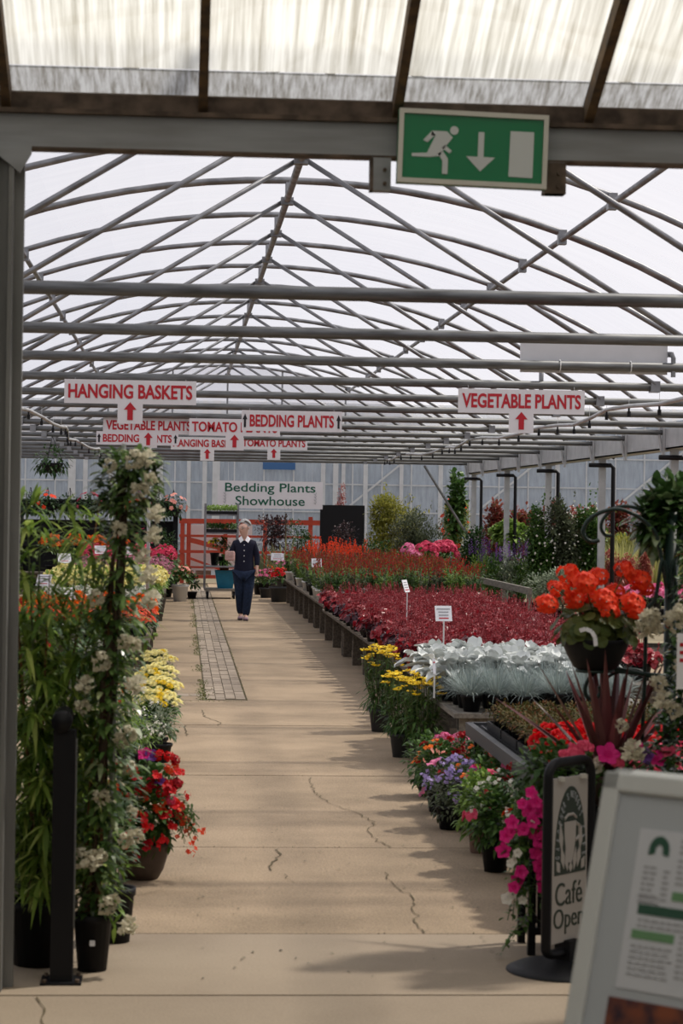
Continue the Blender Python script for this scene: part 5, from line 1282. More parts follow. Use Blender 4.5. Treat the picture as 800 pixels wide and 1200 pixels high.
# red timber fence
FY = 53.0; fa, fb = at_y(212, 640, FY).x, at_y(378, 640, FY).x
r = thing('red_fence', 'red painted timber barrier with diagonal braces before the far glass wall', 'fence', (fa, FY, 0)); Lf = fb - fa
for x in (.03, .18, 1.05, 2.0, Lf - .3): MB().box((x - .05, -.05, 0), (x + .05, .05, 1.52 if x != Lf - .3 else 1.62)).build('post', 'redwood', r)
for z, h in ((1.42, .12), (1.1, .06), (.72, .07), (.36, .05), (.12, .08)): MB().box((-.05, -.075, z), (Lf, -.052, z + h)).build('rail', 'redwood', r)
MB().bar((.15, -.085, 1.05), (1.05, -.085, .82), .025, .12).build('brace', 'redwood', r); MB().bar((.15, -.085, .62), (1.05, -.085, .30), .025, .06).build('brace', 'redwood', r)
o = MB().box((fa + .1, FY + .3, .3), (fa + 1.7, FY + .33, 1.40)).build('white_screen', 'whiteplastic', None); tag(o, 'plain white panel standing behind the red fence', 'panel')
for k in range(2): MB().box((fa + .3 + k * 1.1, FY + .3, 0), (fa + .36 + k * 1.1, FY + .33, .3)).build('foot', 'whiteplastic', o)
o = MB().box((at_y(308, 545, WY - .2).x, WY - .16, at_y(308, 550, WY - .2).z), (at_y(346, 545, WY - .2).x, WY - .13, at_y(392, 543, WY - .2).z)).build('hanging_sheet', 'blue', None); tag(o, 'strip of blue sheet high on the far glass wall above the showhouse sign', 'sheet')
# black display board
bx0, bx1 = at_y(375, 600, 49.2).x, at_y(427, 600, 49.2).x
r = thing('display_board', 'tall matt black board standing behind the red salvias', 'board', ((bx0 + bx1) / 2, 49.2, 0)); hw_ = (bx1 - bx0) / 2
MB().box((-hw_, -.03, .75), (hw_, .03, at_y(400, 592, 49.2).z)).build('panel', 'blackmetal', r)
for s in (-1, 1): MB().box((s * (hw_ - .06) - .03, -.02, 0), (s * (hw_ - .06) + .03, .02, .76)).build('leg', 'blackmetal', r); MB().box((s * (hw_ - .06) - .03, -.3, 0), (s * (hw_ - .06) + .03, .3, .03)).build('foot', 'blackmetal', r)
# ------------------------------------------------------------------ right of the aisle: benches
metal_bench('black metal bench with a mesh top of red begonias, nearest bench on the right', 1.72, 3.05, 9.35, 13.1, .50)
bench('grey wooden bench carrying the silver leaved plants', 1.80, 3.25, 14.45, 17.3, .44, 'greywood')
RB = [(17.32, 20.5), (20.51, 23.7), (23.71, 26.9), (26.91, 30.3)]
for a, b in RB: bench('weathered wooden bench under the dark red heucheras', 1.93, 3.85, a, b, .42, group='wooden benches under the heucheras')
SB = [(30.5, 33.4), (33.41, 36.3), (36.31, 39.2), (39.21, 42.3)]
for a, b in SB: bench('weathered wooden bench under the red salvias', 1.97, 4.4, a, b, .45, group='wooden benches under the salvias', m='wood')

# sedum trays on the mesh bench
k = 0
for j in range(3):
    for i in range(3):
        cx_, cy_ = 1.98 + i * .40, 11.35 + j * .58
        tr_ = thing('plant_tray', 'black tray of small russet and green carpet plants on the mesh bench', 'tray', (cx_, cy_, .50), 0, 'trays of russet carpet plants'); tray(tr_, .38, .54, .05)
        for a in range(3):
            for b in range(4):
                v = (a + b + i) % 3
                spawn('sedum%d' % v, (lambda v=v: mound('sedum_plant', 'plant', 'x', (.088, .088, .055), .10, 150, .026, .014, 'leaf_sedum', None, 0, .01, 500 + v, 5, .05, .085)), (cx_ - .12 + a * .12, cy_ - .195 + b * .13, .510), rrot(), RNG.uniform(.95, 1.15), 'small russet and green carpet plant in a black tray on the mesh bench', 'russet carpet plants')
# begonias
def beg(v, fm): return lambda: mound('begonia', 'flower', 'x', (.095, .095, .085), .11, 46, .045, .034, 'leaf', fm, 100, .030, 520 + v, 4, .05, .08, 'blackplastic', .0)
y = 9.55; j = 0
while y < 11.0:
    for i in range(8):
        x = 1.84 + i * .155; pink = (y < 9.9 and i < 4); v = (i + j) % 3
        spawn(('begp%d' if pink else 'begr%d') % v, beg(v, 'fl_rose' if pink else 'fl_red'), (x + RNG.uniform(-.015, .015), y, .50), rrot(), RNG.uniform(.95, 1.2), 'rose pink begonia at the near corner of the mesh bench' if pink else 'bright red begonia massed on the near half of the mesh bench', 'rose begonias on the mesh bench' if pink else 'red begonias on the mesh bench')
    y += .165; j += 1
# fescue and silver plants
for j in range(3):
    for i in range(6):
        v = (i + j) % 3
        spawn('fescue%d' % v, (lambda v=v: fescue(540 + v)), (1.92 + i * .20 + RNG.uniform(-.03, .03), 14.62 + j * .26, .44), rrot(), RNG.uniform(.9, 1.15), 'blue grey tufted fescue grass along the front of the silver leaved plants', 'blue fescue grasses')
for j in range(6):
    for i in range(7):
        v = (i * 2 + j) % 4
        spawn('silver%d' % v, (lambda v=v: silverleaf(560 + v)), (1.90 + i * .175 + RNG.uniform(-.02, .02), 15.45 + j * .32, .44), rrot(), RNG.uniform(1.05, 1.25), 'plant with broad felted silver white leaves on the grey wooden bench', 'silver leaved plants')
# heucheras
y = 17.85; j = 0
while y < 30.0:
    for i in range(8):
        x = 2.02 + i * .25 + RNG.uniform(-.04, .04); edge = (i == 0 and j % 3 != 1) or (j == 0 and i < 3)
        v = (i + j * 2) % 4
        z = .42 if not any(b - .1 < y < b + .4 for a, b in RB) else .42
        if edge: spawn('heuchd%d' % (v % 2), (lambda v=v: heuchera(590 + v, 'leaf_heuchdark')), (x, y, z), rrot(), RNG.uniform(.85, 1.05), 'purple black heuchera along the aisle edge of the red heuchera bed', 'purple black heucheras')
        else: spawn('heuch%d' % v, (lambda v=v: heuchera(580 + v)), (x, y, z), rrot(), RNG.uniform(.95, 1.25), 'dark red heuchera in the massed bed beyond the silver leaved plants', 'dark red heucheras')
    y += .38; j += 1
# red plastic pots on the aisle edge
for i, y in enumerate((18.6, 19.8, 21.4, 24.6)):
    r = thing('plant_pot', 'small red plastic pot at the aisle edge of the heuchera bench', 'pot', (1.975, y + .2, .42), 0, 'red plastic pots on the heuchera bench'); pot(r, .05, .09, 'redwood')
# salvias
y = 30.8; j = 0
while y < 42.1:
    for i in range(7):
        x = 2.12 + i * .33 + RNG.uniform(-.06, .06); back = y > 38.4 and 1 <= i < 4; v = (i + j) % 3
        pm = ('whiteplastic', 'blackplastic', 'whiteplastic')[v]
        if back: spawn('salvr%d' % v, (lambda v=v, pm=pm: salvia(620 + v, .76, 'fl_scarlet', 'leaf_olive', 11, pm, 1.9, 7, .80)), (x, y, .45), rrot(), RNG.uniform(.95, 1.1), 'tall bright scarlet salvia at the far end of the bench', 'scarlet salvias')
        else: spawn('salvg%d' % v, (lambda v=v, pm=pm: salvia(630 + v, .60, ('fl_dustyred', 'fl_dustyred', 'fl_crimson')[v], ('leaf', 'leaf_olive', 'leaf_lime')[v], 15, pm, 3.2, 4, .82)), (x, y, .45), rrot(), RNG.uniform(.95, 1.15), 'green salvia with thin dull red flower spikes in front of the scarlet ones', 'dull red salvias')
    y += .52; j += 1
# price cards on the right
for (x, y, Y, w, h, rz, lab, drop) in [(520, 718, 17.45, .135, .115, .15, 'white handwritten price card between the silver plants and the heucheras', .45), (477, 686, 22.6, .15, .12, 1.15, 'white price card turned edge on in the heuchera bed', .45), (371, 659, 33.0, .15, .12, .1, 'white price card in front of the green salvias', .4), (325, 652, 43.6, .26, .14, -.2, 'white price card on the small table by the spiky phormium', .3), (509, 780, 15.0, .020, .10, .1, 'slim white plant tag standing in the blue fescue', .17)]:
    q = at_y(x, y, Y); label_card(lab, (q.x, Y, q.z - h / 2), w, h, rz, .3, drop, 4 if w > .05 else 1)

# ------------------------------------------------------------------ yellow flat headed flowers in floor pots
for i, (x, y, s, lab) in enumerate([(446, 858, 1.08, 'yellow flat headed flower in a grey pot, farthest of the three yellow plants'), (471, 888, 1.0, 'yellow flat headed flower in a grey pot, middle of the three yellow plants'), (494, 897, 1.0, 'yellow flat headed flower in a grey pot, nearest of the three yellow plants')]):
    rng = random.Random(650 + i); r = thing('yarrow', lab, 'plant', group='yellow plants in grey floor pots'); pot(r, .085, .17, 'greyplastic')
    if i == 2: MB().box((.0, -.083, .10), (.014, -.078, .114)).build('pot_sticker', 'labelcard', r)
    mb = MB(); st = MB()
    for k in range(30):
        a = k * 2.4; q = .155 * math.sqrt((k + .5) / 30); hh = .62 - 1.6 * q * q + rng.uniform(-.06, .03) if k < 26 else .5; t = V((math.cos(a) * q, math.sin(a) * q, hh)); b = V((math.cos(a) * .04, math.sin(a) * .04, .15))
        st.tube([b, b.lerp(t, .5) + V((math.cos(a), math.sin(a), 0)) * .03, t], .0028, 5, caps=False); add_head(r, 'achillea', 'fl_yellow', t, V((rng.uniform(-.2, .2), rng.uniform(-.3, .1), 1)), rng, rng.uniform(.75, 1.1))
        for j in range(16): leaf(mb, b.lerp(t, rng.uniform(0, .85)) + rdir(rng) * .015, rdir(rng, -.2, .7), rng.uniform(.05, .09), .016, .4)
    fill_leaves(mb, rng, 260, (0, 0, .30), (.15, .15, .17), .07, .017, .4, .5); st.build('stems', 'stem', r); mb.build('foliage', 'leaf', r); q = gp(x, y); r.location = (q.x, q.y + .06, 0); r.scale = (s, s, s)

# ------------------------------------------------------------------ floor pots along the near bench
def floorpot(name, lab, X_, Y_, rad, zc, n, lm, heads, potr, poth, potm, seed, L=.04, W=.022, dy=.06, droop=.35):
    r = bushy(name, 'plant', lab, (rad[0] * 1.05, rad[1] * 1.05, rad[2] * 1.08), zc - .02, int(n * 1.9), L * 1.1, W * 1.15, lm, heads, potr, poth, potm, seed=seed, shell=.35, zmin=-.9, droop=droop); r.location = (X_, Y_, 0); return r
floorpot('potted_geranium', 'pale pink geranium at the far end of the row of floor pots', 1.56, 13.65, (.16, .16, .17), .24, 420, 'leaf', (), .09, .14, 'blackplastic', 701)
r = bpy.data.objects['potted_geranium.001'] if 'potted_geranium.001' in bpy.data.objects else None
rng = random.Random(12)
far_ger = [o for o in bpy.data.objects if o.get('label', '').startswith('pale pink geranium at the far end')][0]
for (x, y) in ((514, 866), (521, 863), (529, 867), (537, 864), (544, 868), (526, 872)): add_head(far_ger, 'geranium', 'fl_pink', at_y(x, y, far_ger.location.y - .05) - far_ger.location, V((0, -.4, 1)), rng, .75)
floorpot('potted_geranium', 'crimson geranium tucked against the bench leg behind the pale pink one', 1.72, 13.25, (.14, .14, .17), .26, 300, 'leaf_dark', (('geranium', 'fl_crimson', 9, .6),), .08, .13, 'blackplastic', 702)
floorpot('bedding_plant', 'mixed orange and crimson trailing flowers second from the far end of the floor pots', 1.54, 12.95, (.15, .15, .16), .27, 420, 'leaf', (('bedding', 'fl_orange', 8, .8), ('bedding', 'fl_crimson', 8, .9), ('small', 'fl_salmon', 7, 1.2)), .09, .14, 'blackplastic', 703)
floorpot('bedding_plant', 'pale salmon geranium with orange flowers beside the bench corner', 1.72, 12.6, (.13, .13, .15), .29, 300, 'leaf', (('geranium', 'fl_salmon', 3, .7), ('bedding', 'fl_orange', 5, .8)), .08, .14, 'blackplastic', 704)
floorpot('lobelia', 'trailing lilac blue lobelia with one magenta bloom spilling onto the aisle', 1.52, 12.25, (.16, .15, .17), .23, 420, 'leaf_olive', (('small', 'fl_lilac', 34, 1.0), ('petunia', 'fl_pink', 2, .9)), .09, .13, 'blackplastic', 705, .03, .014)
floorpot('potted_geranium', 'pink geranium with large pale heads in the middle of the floor pots', 1.70, 11.9, (.13, .13, .16), .30, 320, 'leaf', (('geranium', 'fl_pink', 4, .8), ('bedding', 'fl_magenta', 3, .8)), .085, .15, 'blackplastic', 706)
floorpot('potted_geranium', 'deep red geranium between the mesh bench and the aisle', 1.72, 11.2, (.16, .15, .15), .32, 340, 'leaf_dark', (('geranium', 'fl_crimson', 9, .75), ('small', 'fl_white', 4, .9)), .09, .16, 'blackplastic', 707)
floorpot('verbena', 'white and scarlet verbena behind the magenta petunias', 1.70, 10.55, (.14, .14, .12), .27, 320, 'leaf_lime', (('bedding', 'fl_scarlet', 7, .9), ('small', 'fl_white', 14, .9)), .085, .14, 'blackplastic', 708, .032, .014)
floorpot('fuchsia', 'trailing plant with rose flowers in a dusty pink terracotta pot', 1.56, 11.4, (.135, .13, .17), .27, 420, 'leaf_lime', (('petunia', 'fl_rose', 5, .7), ('bedding', 'fl_orange', 3, .8)), .062, .155, 'pinkpot', 709)
floorpot('bedding_plant', 'leafy plant with a few red flowers in a black pot, nearest of the floor pots', 1.56, 10.8, (.14, .13, .16), .29, 420, 'leaf', (('bedding', 'fl_rose', 5, .9), ('small', 'fl_white', 7, 1.0)), .075, .15, 'blackplastic', 710)
# slatted stand with cascading petunias
q = gp(622, 1119)
st = thing('slatted_stand', 'black slatted metal stand under the cascading magenta petunias', 'stand', (q.x + .13, q.y + .13, 0))
for sx in (-1, 1):
    for sy in (-1, 1): MB().box((sx * .13 - .015, sy * .13 - .015, 0), (sx * .13 + .015, sy * .13 + .015, .58)).build('leg', 'blackmetal', st)
for k in range(6): MB().box((-.10 + k * .04 - .008, -.135, .10), (-.10 + k * .04 + .008, -.125, .56)).build('slat', 'blackmetal', st)
for z in (.08, .55):
    b = MB()
    for s in (-1, 1): b.box((-.13, s * .13 - .012, z), (.13, s * .13 + .012, z + .03)); b.box((s * .13 - .012, -.13, z), (s * .13 + .012, .13, z + .03))
    b.build('frame_rail', 'blackmetal', st)
MB().box((-.13, -.13, .58), (.13, .13, .595)).build('top', 'blackmetal', st)
SY = st.location.y
r = thing('petunia_planter', 'cascading magenta and white petunias left of the cafe sign', 'plant', (st.location.x, SY, .596)); pot(r, .11, .14); rng = random.Random(19)
mb = MB(); fill_leaves(mb, rng, 600, (-.03, -.04, .13), (.17, .17, .12), .045, .026, .3, .35)
fill_leaves(mb, rng, 520, (-.03, -.15, -.10), (.11, .07, .22), .042, .025, .4, .3)
def PL(x, y, dy): return at_y(x, y, SY + dy) - r.location
for k in range(34):
    x0, y0 = rng.uniform(600, 650), rng.uniform(915, 950); x1, y1 = rng.uniform(592, 648), rng.uniform(960, 1085)
    a, b = PL(x0, y0, -.08), PL(x1, y1, rng.uniform(-.26, -.19)); m_ = a.lerp(b, .35) + V((0, -.05, .03)); mb.tube([a, m_, b], .002, 4, caps=False)
    for j in range(16): leaf(mb, (m_ if j % 2 else a).lerp(b, rng.random()) + rdir(rng) * .02, rdir(rng, -.5, .5), .038, .021, .3)
for (x0, y0, x1, y1) in ((625, 1060, 588, 1115), (620, 1075, 600, 1100)):
    a, b = PL(x0, y0, -.2), PL(x1, y1, -.22); mb.tube([a, a.lerp(b, .5) + V((0, -.02, .02)), b], .002, 4)
    for j in range(14): leaf(mb, a.lerp(b, j / 13) + rdir(rng) * .012, rdir(rng), .032, .022, .3)
mb.build('foliage', 'leaf', r)
for (x, y, m, s) in [(622, 929, 'fl_magenta', .8), (628, 940, 'fl_magenta', .8), (620, 948, 'fl_magenta', 1.1), (634, 951, 'fl_magenta', 1), (612, 942, 'fl_magenta', .7), (600, 964, 'fl_magenta', .9), (592, 980, 'fl_magenta', .9), (590, 997, 'fl_magenta', 1), (597, 975, 'fl_magenta', .8), (613, 972, 'fl_magenta', .9), (628, 975, 'fl_magenta', 1.1), (633, 985, 'fl_magenta', 1.1), (624, 963, 'fl_magenta', .9), (635, 1005, 'fl_magenta', 1.1), (628, 1000, 'fl_magenta', .9), (636, 1025, 'fl_magenta', 1.0), (633, 1015, 'fl_magenta', 1), (610, 1022, 'fl_magenta', .9), (606, 1032, 'fl_magenta', .9), (602, 1040, 'fl_magenta', .8), (637, 1040, 'fl_magenta', .9), (602, 1006, 'fl_white', .7), (598, 1012, 'fl_white', .6), (594, 1053, 'fl_white', .8), (601, 1048, 'fl_white', .6), (612, 1055, 'fl_white', .6), (625, 960, 'fl_white', .5), (606, 1000, 'fl_white', .6)]:
    add_head(r, 'petunia', m, PL(x, y, rng.uniform(-.28, -.22)), V((rng.uniform(-.4, .2), -1, .3)), rng, s * .72)

# ------------------------------------------------------------------ right foreground: iron stand, geranium, shrub, cordyline
PY = 9.0
p0 = at_y(783, 870, PY)
r = thing('iron_plant_stand', 'tall dark green iron plant stand with curled arms at the right', 'stand', (p0.x, PY, 0))
def SL(x, y, dy=0): q = at_y(x, y, PY + dy); return V((q.x - p0.x, q.y - PY, q.z))
MB().tube([(0, 0, 0), (0, 0, SL(783, 600).z)], .026, 10).build('pole', 'greenpost', r, True)
MB().lathe([(.1, 0), (.1, .012), (.05, .03), (0, .03)], 18).build('base', 'greenpost', r, True)
def arm(pts, dy=0, rad=.0085, nm='curled_arm'):
    P = [SL(x, y, dy) for x, y in pts]; out = []
    for i in range(len(P) - 1):
        a, b, c, d = P[max(0, i - 1)], P[i], P[i + 1], P[min(len(P) - 1, i + 2)]
        for t in (0, .25, .5, .75): out.append(.5 * ((2 * b) + (c - a) * t + (2 * a - 5 * b + 4 * c - d) * t * t + (3 * b - a - 3 * c + d) * t ** 3))
    out.append(P[-1]); MB().tube(out, rad, 8).build(nm, 'greenpost', r, True)
arm([(781, 690), (772, 640), (766, 622), (748, 606), (726, 597), (705, 600), (690, 609), (683, 622), (687, 632), (695, 635), (702, 633)], -.03)
arm([(785, 680), (776, 630), (760, 604), (740, 594), (722, 595), (708, 606), (704, 618), (709, 627), (717, 628)], .08, .0075)
arm([(783, 700), (792, 650), (798, 630), (815, 610), (835, 600), (850, 615), (842, 630)], -.03)
arm([(783, 690), (776, 655), (768, 700), (758, 720), (755, 800), (752, 868)], -.05, .0085, 'side_stay')
arm([(783, 690), (789, 655), (792, 700), (796, 760), (798, 868)], -.05, .0085, 'side_stay')
arm([(783, 800), (760, 792), (735, 786), (712, 783), (695, 790), (686, 803), (687, 816), (696, 820), (703, 812), (702, 804)], -.06, .008)
arm([(783, 815), (765, 795), (745, 785), (722, 788), (708, 797), (704, 806), (709, 812)], .05, .007)
# bracket ring that carries the geranium bowl
rc_ = SL(697, 786, -.06); ring = [rc_ + V((.075 * math.cos(t * PI / 8), .075 * math.sin(t * PI / 8), .0)) for t in range(16)]; MB().tube(ring, .007, 6, closed=True).build('pot_ring', 'greenpost', r, True)
arm([(783, 792), (745, 789), (717, 786)], -.06, .008)
g_ = thing('geranium_bowl', 'dark bowl of orange red geraniums raised on the iron stand', 'plant', (p0.x + rc_.x, PY + rc_.y, rc_.z - .004))
bw = MB().lathe([(0, 0), (.055, 0), (.09, .02), (.118, .07), (.138, .12), (.142, .135), (.13, .135), (.12, .115), (0, .11)], 22).build('bowl', 'blackplastic', g_, True)
rng = random.Random(23); mb = MB()
def GL(x, y, dy): return at_y(x, y, g_.location.y + dy) - g_.location
for k in range(210):
    d = rdir(rng, -.35, 1); q = rng.uniform(.5, 1); c = GL(700, 742, 0) + V((d.x * .19 * q, d.y * .17 * q, d.z * .13 * q)); disc(mb, c, d + V((0, -.3, .5)) + rdir(rng) * .4, rng.uniform(.022, .036), rng, 9, .15, .1)
mb.build('foliage', leafmat('leaf_geranium', (.05, .075, .018), (.14, .16, .04), .3), g_); st_ = MB()
for (x, y, s, dy) in [(668, 675, 1.25, .0), (684, 683, 1.2, -.06), (655, 692, 1.1, -.03), (640, 708, 1.05, -.08), (672, 703, 1.0, .0), (700, 676, 1.0, .06), (707, 702, 1.15, -.08), (713, 715, 1.0, -.1), (740, 707, 1.15, -.07), (733, 669, 1.05, .02), (748, 680, 1.1, .04), (720, 693, .9, .05), (690, 700, .9, .07), (756, 690, .8, .08), (744, 716, .9, -.09)]:
    b = GL(x, y, dy); add_head(g_, 'geranium', 'fl_scarlet', b, V((rng.uniform(-.3, .3), -.5, 1)), rng, s); st_.tube([GL(700, 745, 0), GL(700, 745, 0).lerp(b, .6) + V((0, 0, .02)), b], .003, 5)
st_.build('flower_stalks', 'stem', g_)
tg = MB(); P_ = [GL(679, 739, -.15), GL(686, 737, -.165), GL(693, 740, -.17), GL(697, 747, -.172), GL(698, 757, -.172)]
for a, b in zip(P_, P_[1:]): tg.bar(a, b, .002, .016, V((0, 1, 0)).cross(b - a))
tg.build('care_tag', 'labelcard', g_)
# leafy crown over the stand and climber round the pole
q = at_y(792, 590, 8.85)
r = shrub('standard_shrub', 'plant', 'glossy dark green round headed shrub at the upper right edge of the picture', (.165, .16, .185), 0, 1200, .08, .04, 'leaf_gloss', 800, None, 0, .03, False, 0, 0, 6)
mv = q.z - .035; r.location = (q.x + .07, 9.19, 0)
for ch in r.children: ch.location = (-.02, -.08, mv)
MB().tube([(0, 0, .25), (.01, .0, .8), (-.02, -.08, mv)], [.014, .012, .009], 8).build('trunk', 'bark', r); pot(r, .14, .27)
q = at_y(795, 780, 8.9); rng = random.Random(31)
r = thing('white_flowered_climber', 'loose climber with creamy white flower clusters round the foot of the iron stand', 'plant', (q.x + .02, 8.72, 0)); pot(r, .11, .22); mb = MB()
for k in range(3000):
    z = rng.uniform(.28, 1.66); w_ = .22 if z < .85 else (.15 if z < 1.3 else .10); leaf(mb, V((rng.uniform(-w_, w_) + (.05 if z > 1.0 else -.01), rng.uniform(-.14, .12), z)), rdir(rng, -.4, .7), rng.uniform(.04, .07), rng.uniform(.02, .03), .3, .3)
mb.build('foliage', 'leaf_gloss', r); sm = MB(); stems(sm, rng, 8, (0, 0, .2), (0, 0, 1.3), (.08, .08, .1), .003); sm.build('stems', 'bark', r)
for (x, y, s) in [(758, 730, 1.5), (764, 722, 1.2), (752, 736, 1.2), (766, 736, 1.2), (792, 727, 1.5), (795, 716, 1.2), (776, 818, 1.3), (772, 800, 1.1), (790, 832, 1.1), (740, 877, 1.5), (796, 780, 1.0), (748, 882, 1.0), (728, 850, .9)]:
    add_head(r, 'star', 'fl_ivory', at_y(x, y, 8.53) - r.location, V((-.2, -1, .6)), rng, s * 1.25, 'flower_cluster')
# white price board at the right edge
q = at_y(800, 775, 8.45); r = thing('price_card', 'white plant price card with rows of red print at the right edge of the picture', 'label', (q.x + .012, 8.45, q.z)); hh = 66 * 8.45 / F_PX / 2
MB().box((-.036, -.003, -hh), (.075, .003, hh)).build('card', 'labelcard', r)
for k, z in enumerate((.065, .035, .005)): 
    for m_ in range(4): MB().box((-.026 + m_ * .024, -.005, z - .008), (-.010 + m_ * .024, -.003, z + .006)).build('print_block', 'signred', r)
MB().tube([(.02, .006, -q.z + .002), (.02, .006, hh * .5)], .005, 6).build('stake', 'whiteplastic', r)
# cordyline planter
q = at_y(710, 905, 8.75)
r = spiky('cordyline', 'plant', 'dark red spiky cordyline in a tall pot behind the cafe sign', 34, .60, .046, 'leaf_cordy', 820, .14, .70, 'bronzepot', .5, 1.5, .05, .66); r.location = (q.x + .05, 8.95, 0)
for (x, y, kind, m, s) in [(712, 885, 'petunia', 'fl_magenta', 1.1), (754, 886, 'petunia', 'fl_purple', .9), (742, 878, 'bedding', 'fl_magenta', 1.1), (700, 893, 'star', 'fl_ivory', 1.1), (698, 900, 'star', 'fl_white', 1), (770, 890, 'petunia', 'fl_magenta', .8), (784, 884, 'bedding', 'fl_rose', 1), (725, 893, 'bedding', 'fl_rose', .9), (664, 884, 'bedding', 'fl_rose', 1.0), (676, 880, 'bedding', 'fl_rose', 1.2), (686, 873, 'bedding', 'fl_rose', 1.0)]:
    add_head(r, kind, m, at_y(x, y, 8.62) - r.location, V((0, -1, .7)), random.Random(x), s)
mb = MB(); rng = random.Random(41); fill_leaves(mb, rng, 420, (.0, -.04, .68), (.20, .15, .05), .045, .024, .3, .3); mb.build('underplanting', 'leaf', r)
# further potted things right of the stand, on a second low table
bench('grey wooden bench at the right beyond the iron stand', 3.35, 4.6, 9.8, 13.4, .5, 'greywood')
for j in range(5):
    for i in range(4):
        fm = ('fl_magenta', 'fl_rose', 'fl_white')[(i + j) % 3]
        spawn('rt' + fm, (lambda fm=fm, j=j: mound('petunia_plant', 'flower', 'x', (.14, .14, .12), .18, 120, .05, .028, 'leaf', fm, 18, .035, 840 + j, 6, .07, .10)), (3.5 + i * .3, 10.1 + j * .65, .5), rrot(), 1, 'petunia on the grey bench right of the iron stand', 'petunias right of the iron stand')

# ------------------------------------------------------------------ far end planting, right
def put(r, x, Y, z=0.0, y=650): q = at_y(x, y, Y); r.location = (q.x, Y, z); return r
def fromtop(y, Y): return at_y(400, y, Y).z
put(shrub('golden_shrub', 'shrub', 'large golden yellow leaved shrub behind the salvias', (.72, .6, .85), 1.30, 7000, .09, .04, 'leaf_gold', 900, spiky=14), 458, 46.5)
put(shrub('olive_shrub', 'shrub', 'dull olive green twiggy shrub right of the golden one', (.60, .5, .80), 1.10, 8000, .07, .022, 'leaf_olive', 901, spiky=26), 490, 44.0)
put(shrub('evergreen_shrub', 'shrub', 'low dark evergreen between the golden shrub and the salvias', (.55, .4, .5), .7, 1300, .08, .04, 'leaf_dark', 902), 440, 43.6)
put(shrub('acer', 'shrub', 'dark purple leaved shrub in front of the black board', (.36, .3, .48), 1.15, 700, .07, .04, 'leaf_purple', 903), 406, 47.6)
put(shrub('acer', 'shrub', 'dark bronze leaved shrub just right of the walking person', (.5, .4, .5), 1.25, 1300, .08, .04, 'leaf_purple', 904), 318, 49.2)
put(shrub('evergreen_shrub', 'shrub', 'dark green shrub below the showhouse sign', (.42, .4, .55), 1.1, 1000, .07, .035, 'leaf_dark', 905), 348, 49.6)
put(shrub('conifer', 'shrub', 'slim brownish upright conifer above the black board', (.16, .16, .5), 1.95, 500, .07, .02, 'leaf_heather', 906, lobes=3), 399, 51.0)
put(shrub('young_tree', 'tree', 'thin leafless young tree standing before the showhouse sign', (.16, .16, .7), 1.7, 34, .05, .02, 'leaf_purple', 907, lobes=2), 334, 47.9)
put(spiky('phormium', 'plant', 'spiky striped phormium right of the walking person', 34, 1.05, .05, 'leaf_phorm', 910, .2, .3, 'blackplastic', .35, 1.45, .08), 333, 45.4)
put(spiky('phormium', 'plant', 'dull green phormium close behind the walking person', 24, .95, .05, 'leaf_olive', 911, .2, .25, 'blackplastic', .3, 1.4, .1), 309, 46.3)
bench('small wooden table by the phormium at the far end', at_y(322, 690, 43.2).x, at_y(350, 690, 43.2).x + .5, 42.7, 44.0, .45, 'greywood')
for i, (x, fm) in enumerate(((331, 'fl_pink'), (341, 'fl_mauve'), (352, 'fl_white'))):
    put(mound('bedding_plant', 'plant', ['pink flowered plant at the left of the small table', 'mauve flowered plant in the middle of the small table', 'white flowered plant at the right of the small table'][i], (.2, .2, .14), .2, 150, .07, .03, 'leaf', fm, 14, .035, 920 + i, 5, .09, .11), x, 43.2, .45)
for i, (x, y, fm, pr, ph, rd, lab) in enumerate([(327, 706, 'fl_red', .19, .30, .22, 'red geranium in a large dark floor pot at the far bench end'), (312, 701, 'fl_pink', .14, .2, .24, 'pink hydrangea like plant on the floor beside the red geranium pot'), (304, 697, 'fl_dustyred', .13, .2, .2, 'dark red flowered plant on the floor close to the walking person'), (318, 693, 'fl_orange', .13, .2, .2, 'orange flowered plant on the floor behind the red geranium pot'), (338, 697, 'fl_white', .13, .2, .2, 'white flowered plant on the floor under the small table edge')]):
    q = gp(x, y); r = mound('potted_flower', 'plant', lab, (rd, rd, .2), ph + .17, 180, .08, .045, 'leaf', fm, 46, .035, 930 + i, 5, pr, ph, 'greyplastic'); r.location = (q.x, q.y + .15, 0)
for i, (x, y, m, lab) in enumerate([(482, 646, 'fl_pink', 'pale pink hydrangea at the left of the hydrangea group'), (500, 645, 'fl_rose', 'deep rose hydrangea in the middle of the hydrangea group'), (519, 643, 'fl_rose', 'deep rose hydrangea at the right of the hydrangea group')]):
    Y = 39.0 + i * .5; q = at_y(x, y, Y); rng = random.Random(940 + i); r = thing('hydrangea', lab, 'flower', (q.x, Y, 0)); pot(r, .16, .25, 'blackplastic'); zc = q.z
    mb = MB(); fill_leaves(mb, rng, 260, (0, 0, zc - .25), (.30, .28, .34), .12, .07, .3, .3); mb.build('foliage', 'leaf', r)
    for k in range(5 if i == 0 else 9):
        d = rdir(rng, -.2, 1); d.y = -abs(d.y); add_head(r, 'hydrangea', m, V((d.x * (.22 if i else .12), d.y * .2, zc - .1 + d.z * .18)), d + V((0, -.3, .4)), rng, rng.uniform(.85, 1.15))
# rail of the low bench on the right
q0, q1 = at_y(538, 676, 37.5), at_y(621, 693, 30.0)
r = thing('low_rail', 'pale timber rail with short posts right of the heuchera bed', 'rail', (q1.x, q1.y, 0)); d = V((q0.x - q1.x, q0.y - q1.y, 0)); zt = q1.z
MB().bar((0, 0, zt), d + V((0, 0, zt)), .05, .09).build('rail', 'greywood', r)
for t in (0.01, .33, .66, .99): MB().box((d.x * t - .03, d.y * t - .03, 0), (d.x * t + .03, d.y * t + .03, zt - .04)).build('post', 'greywood', r)
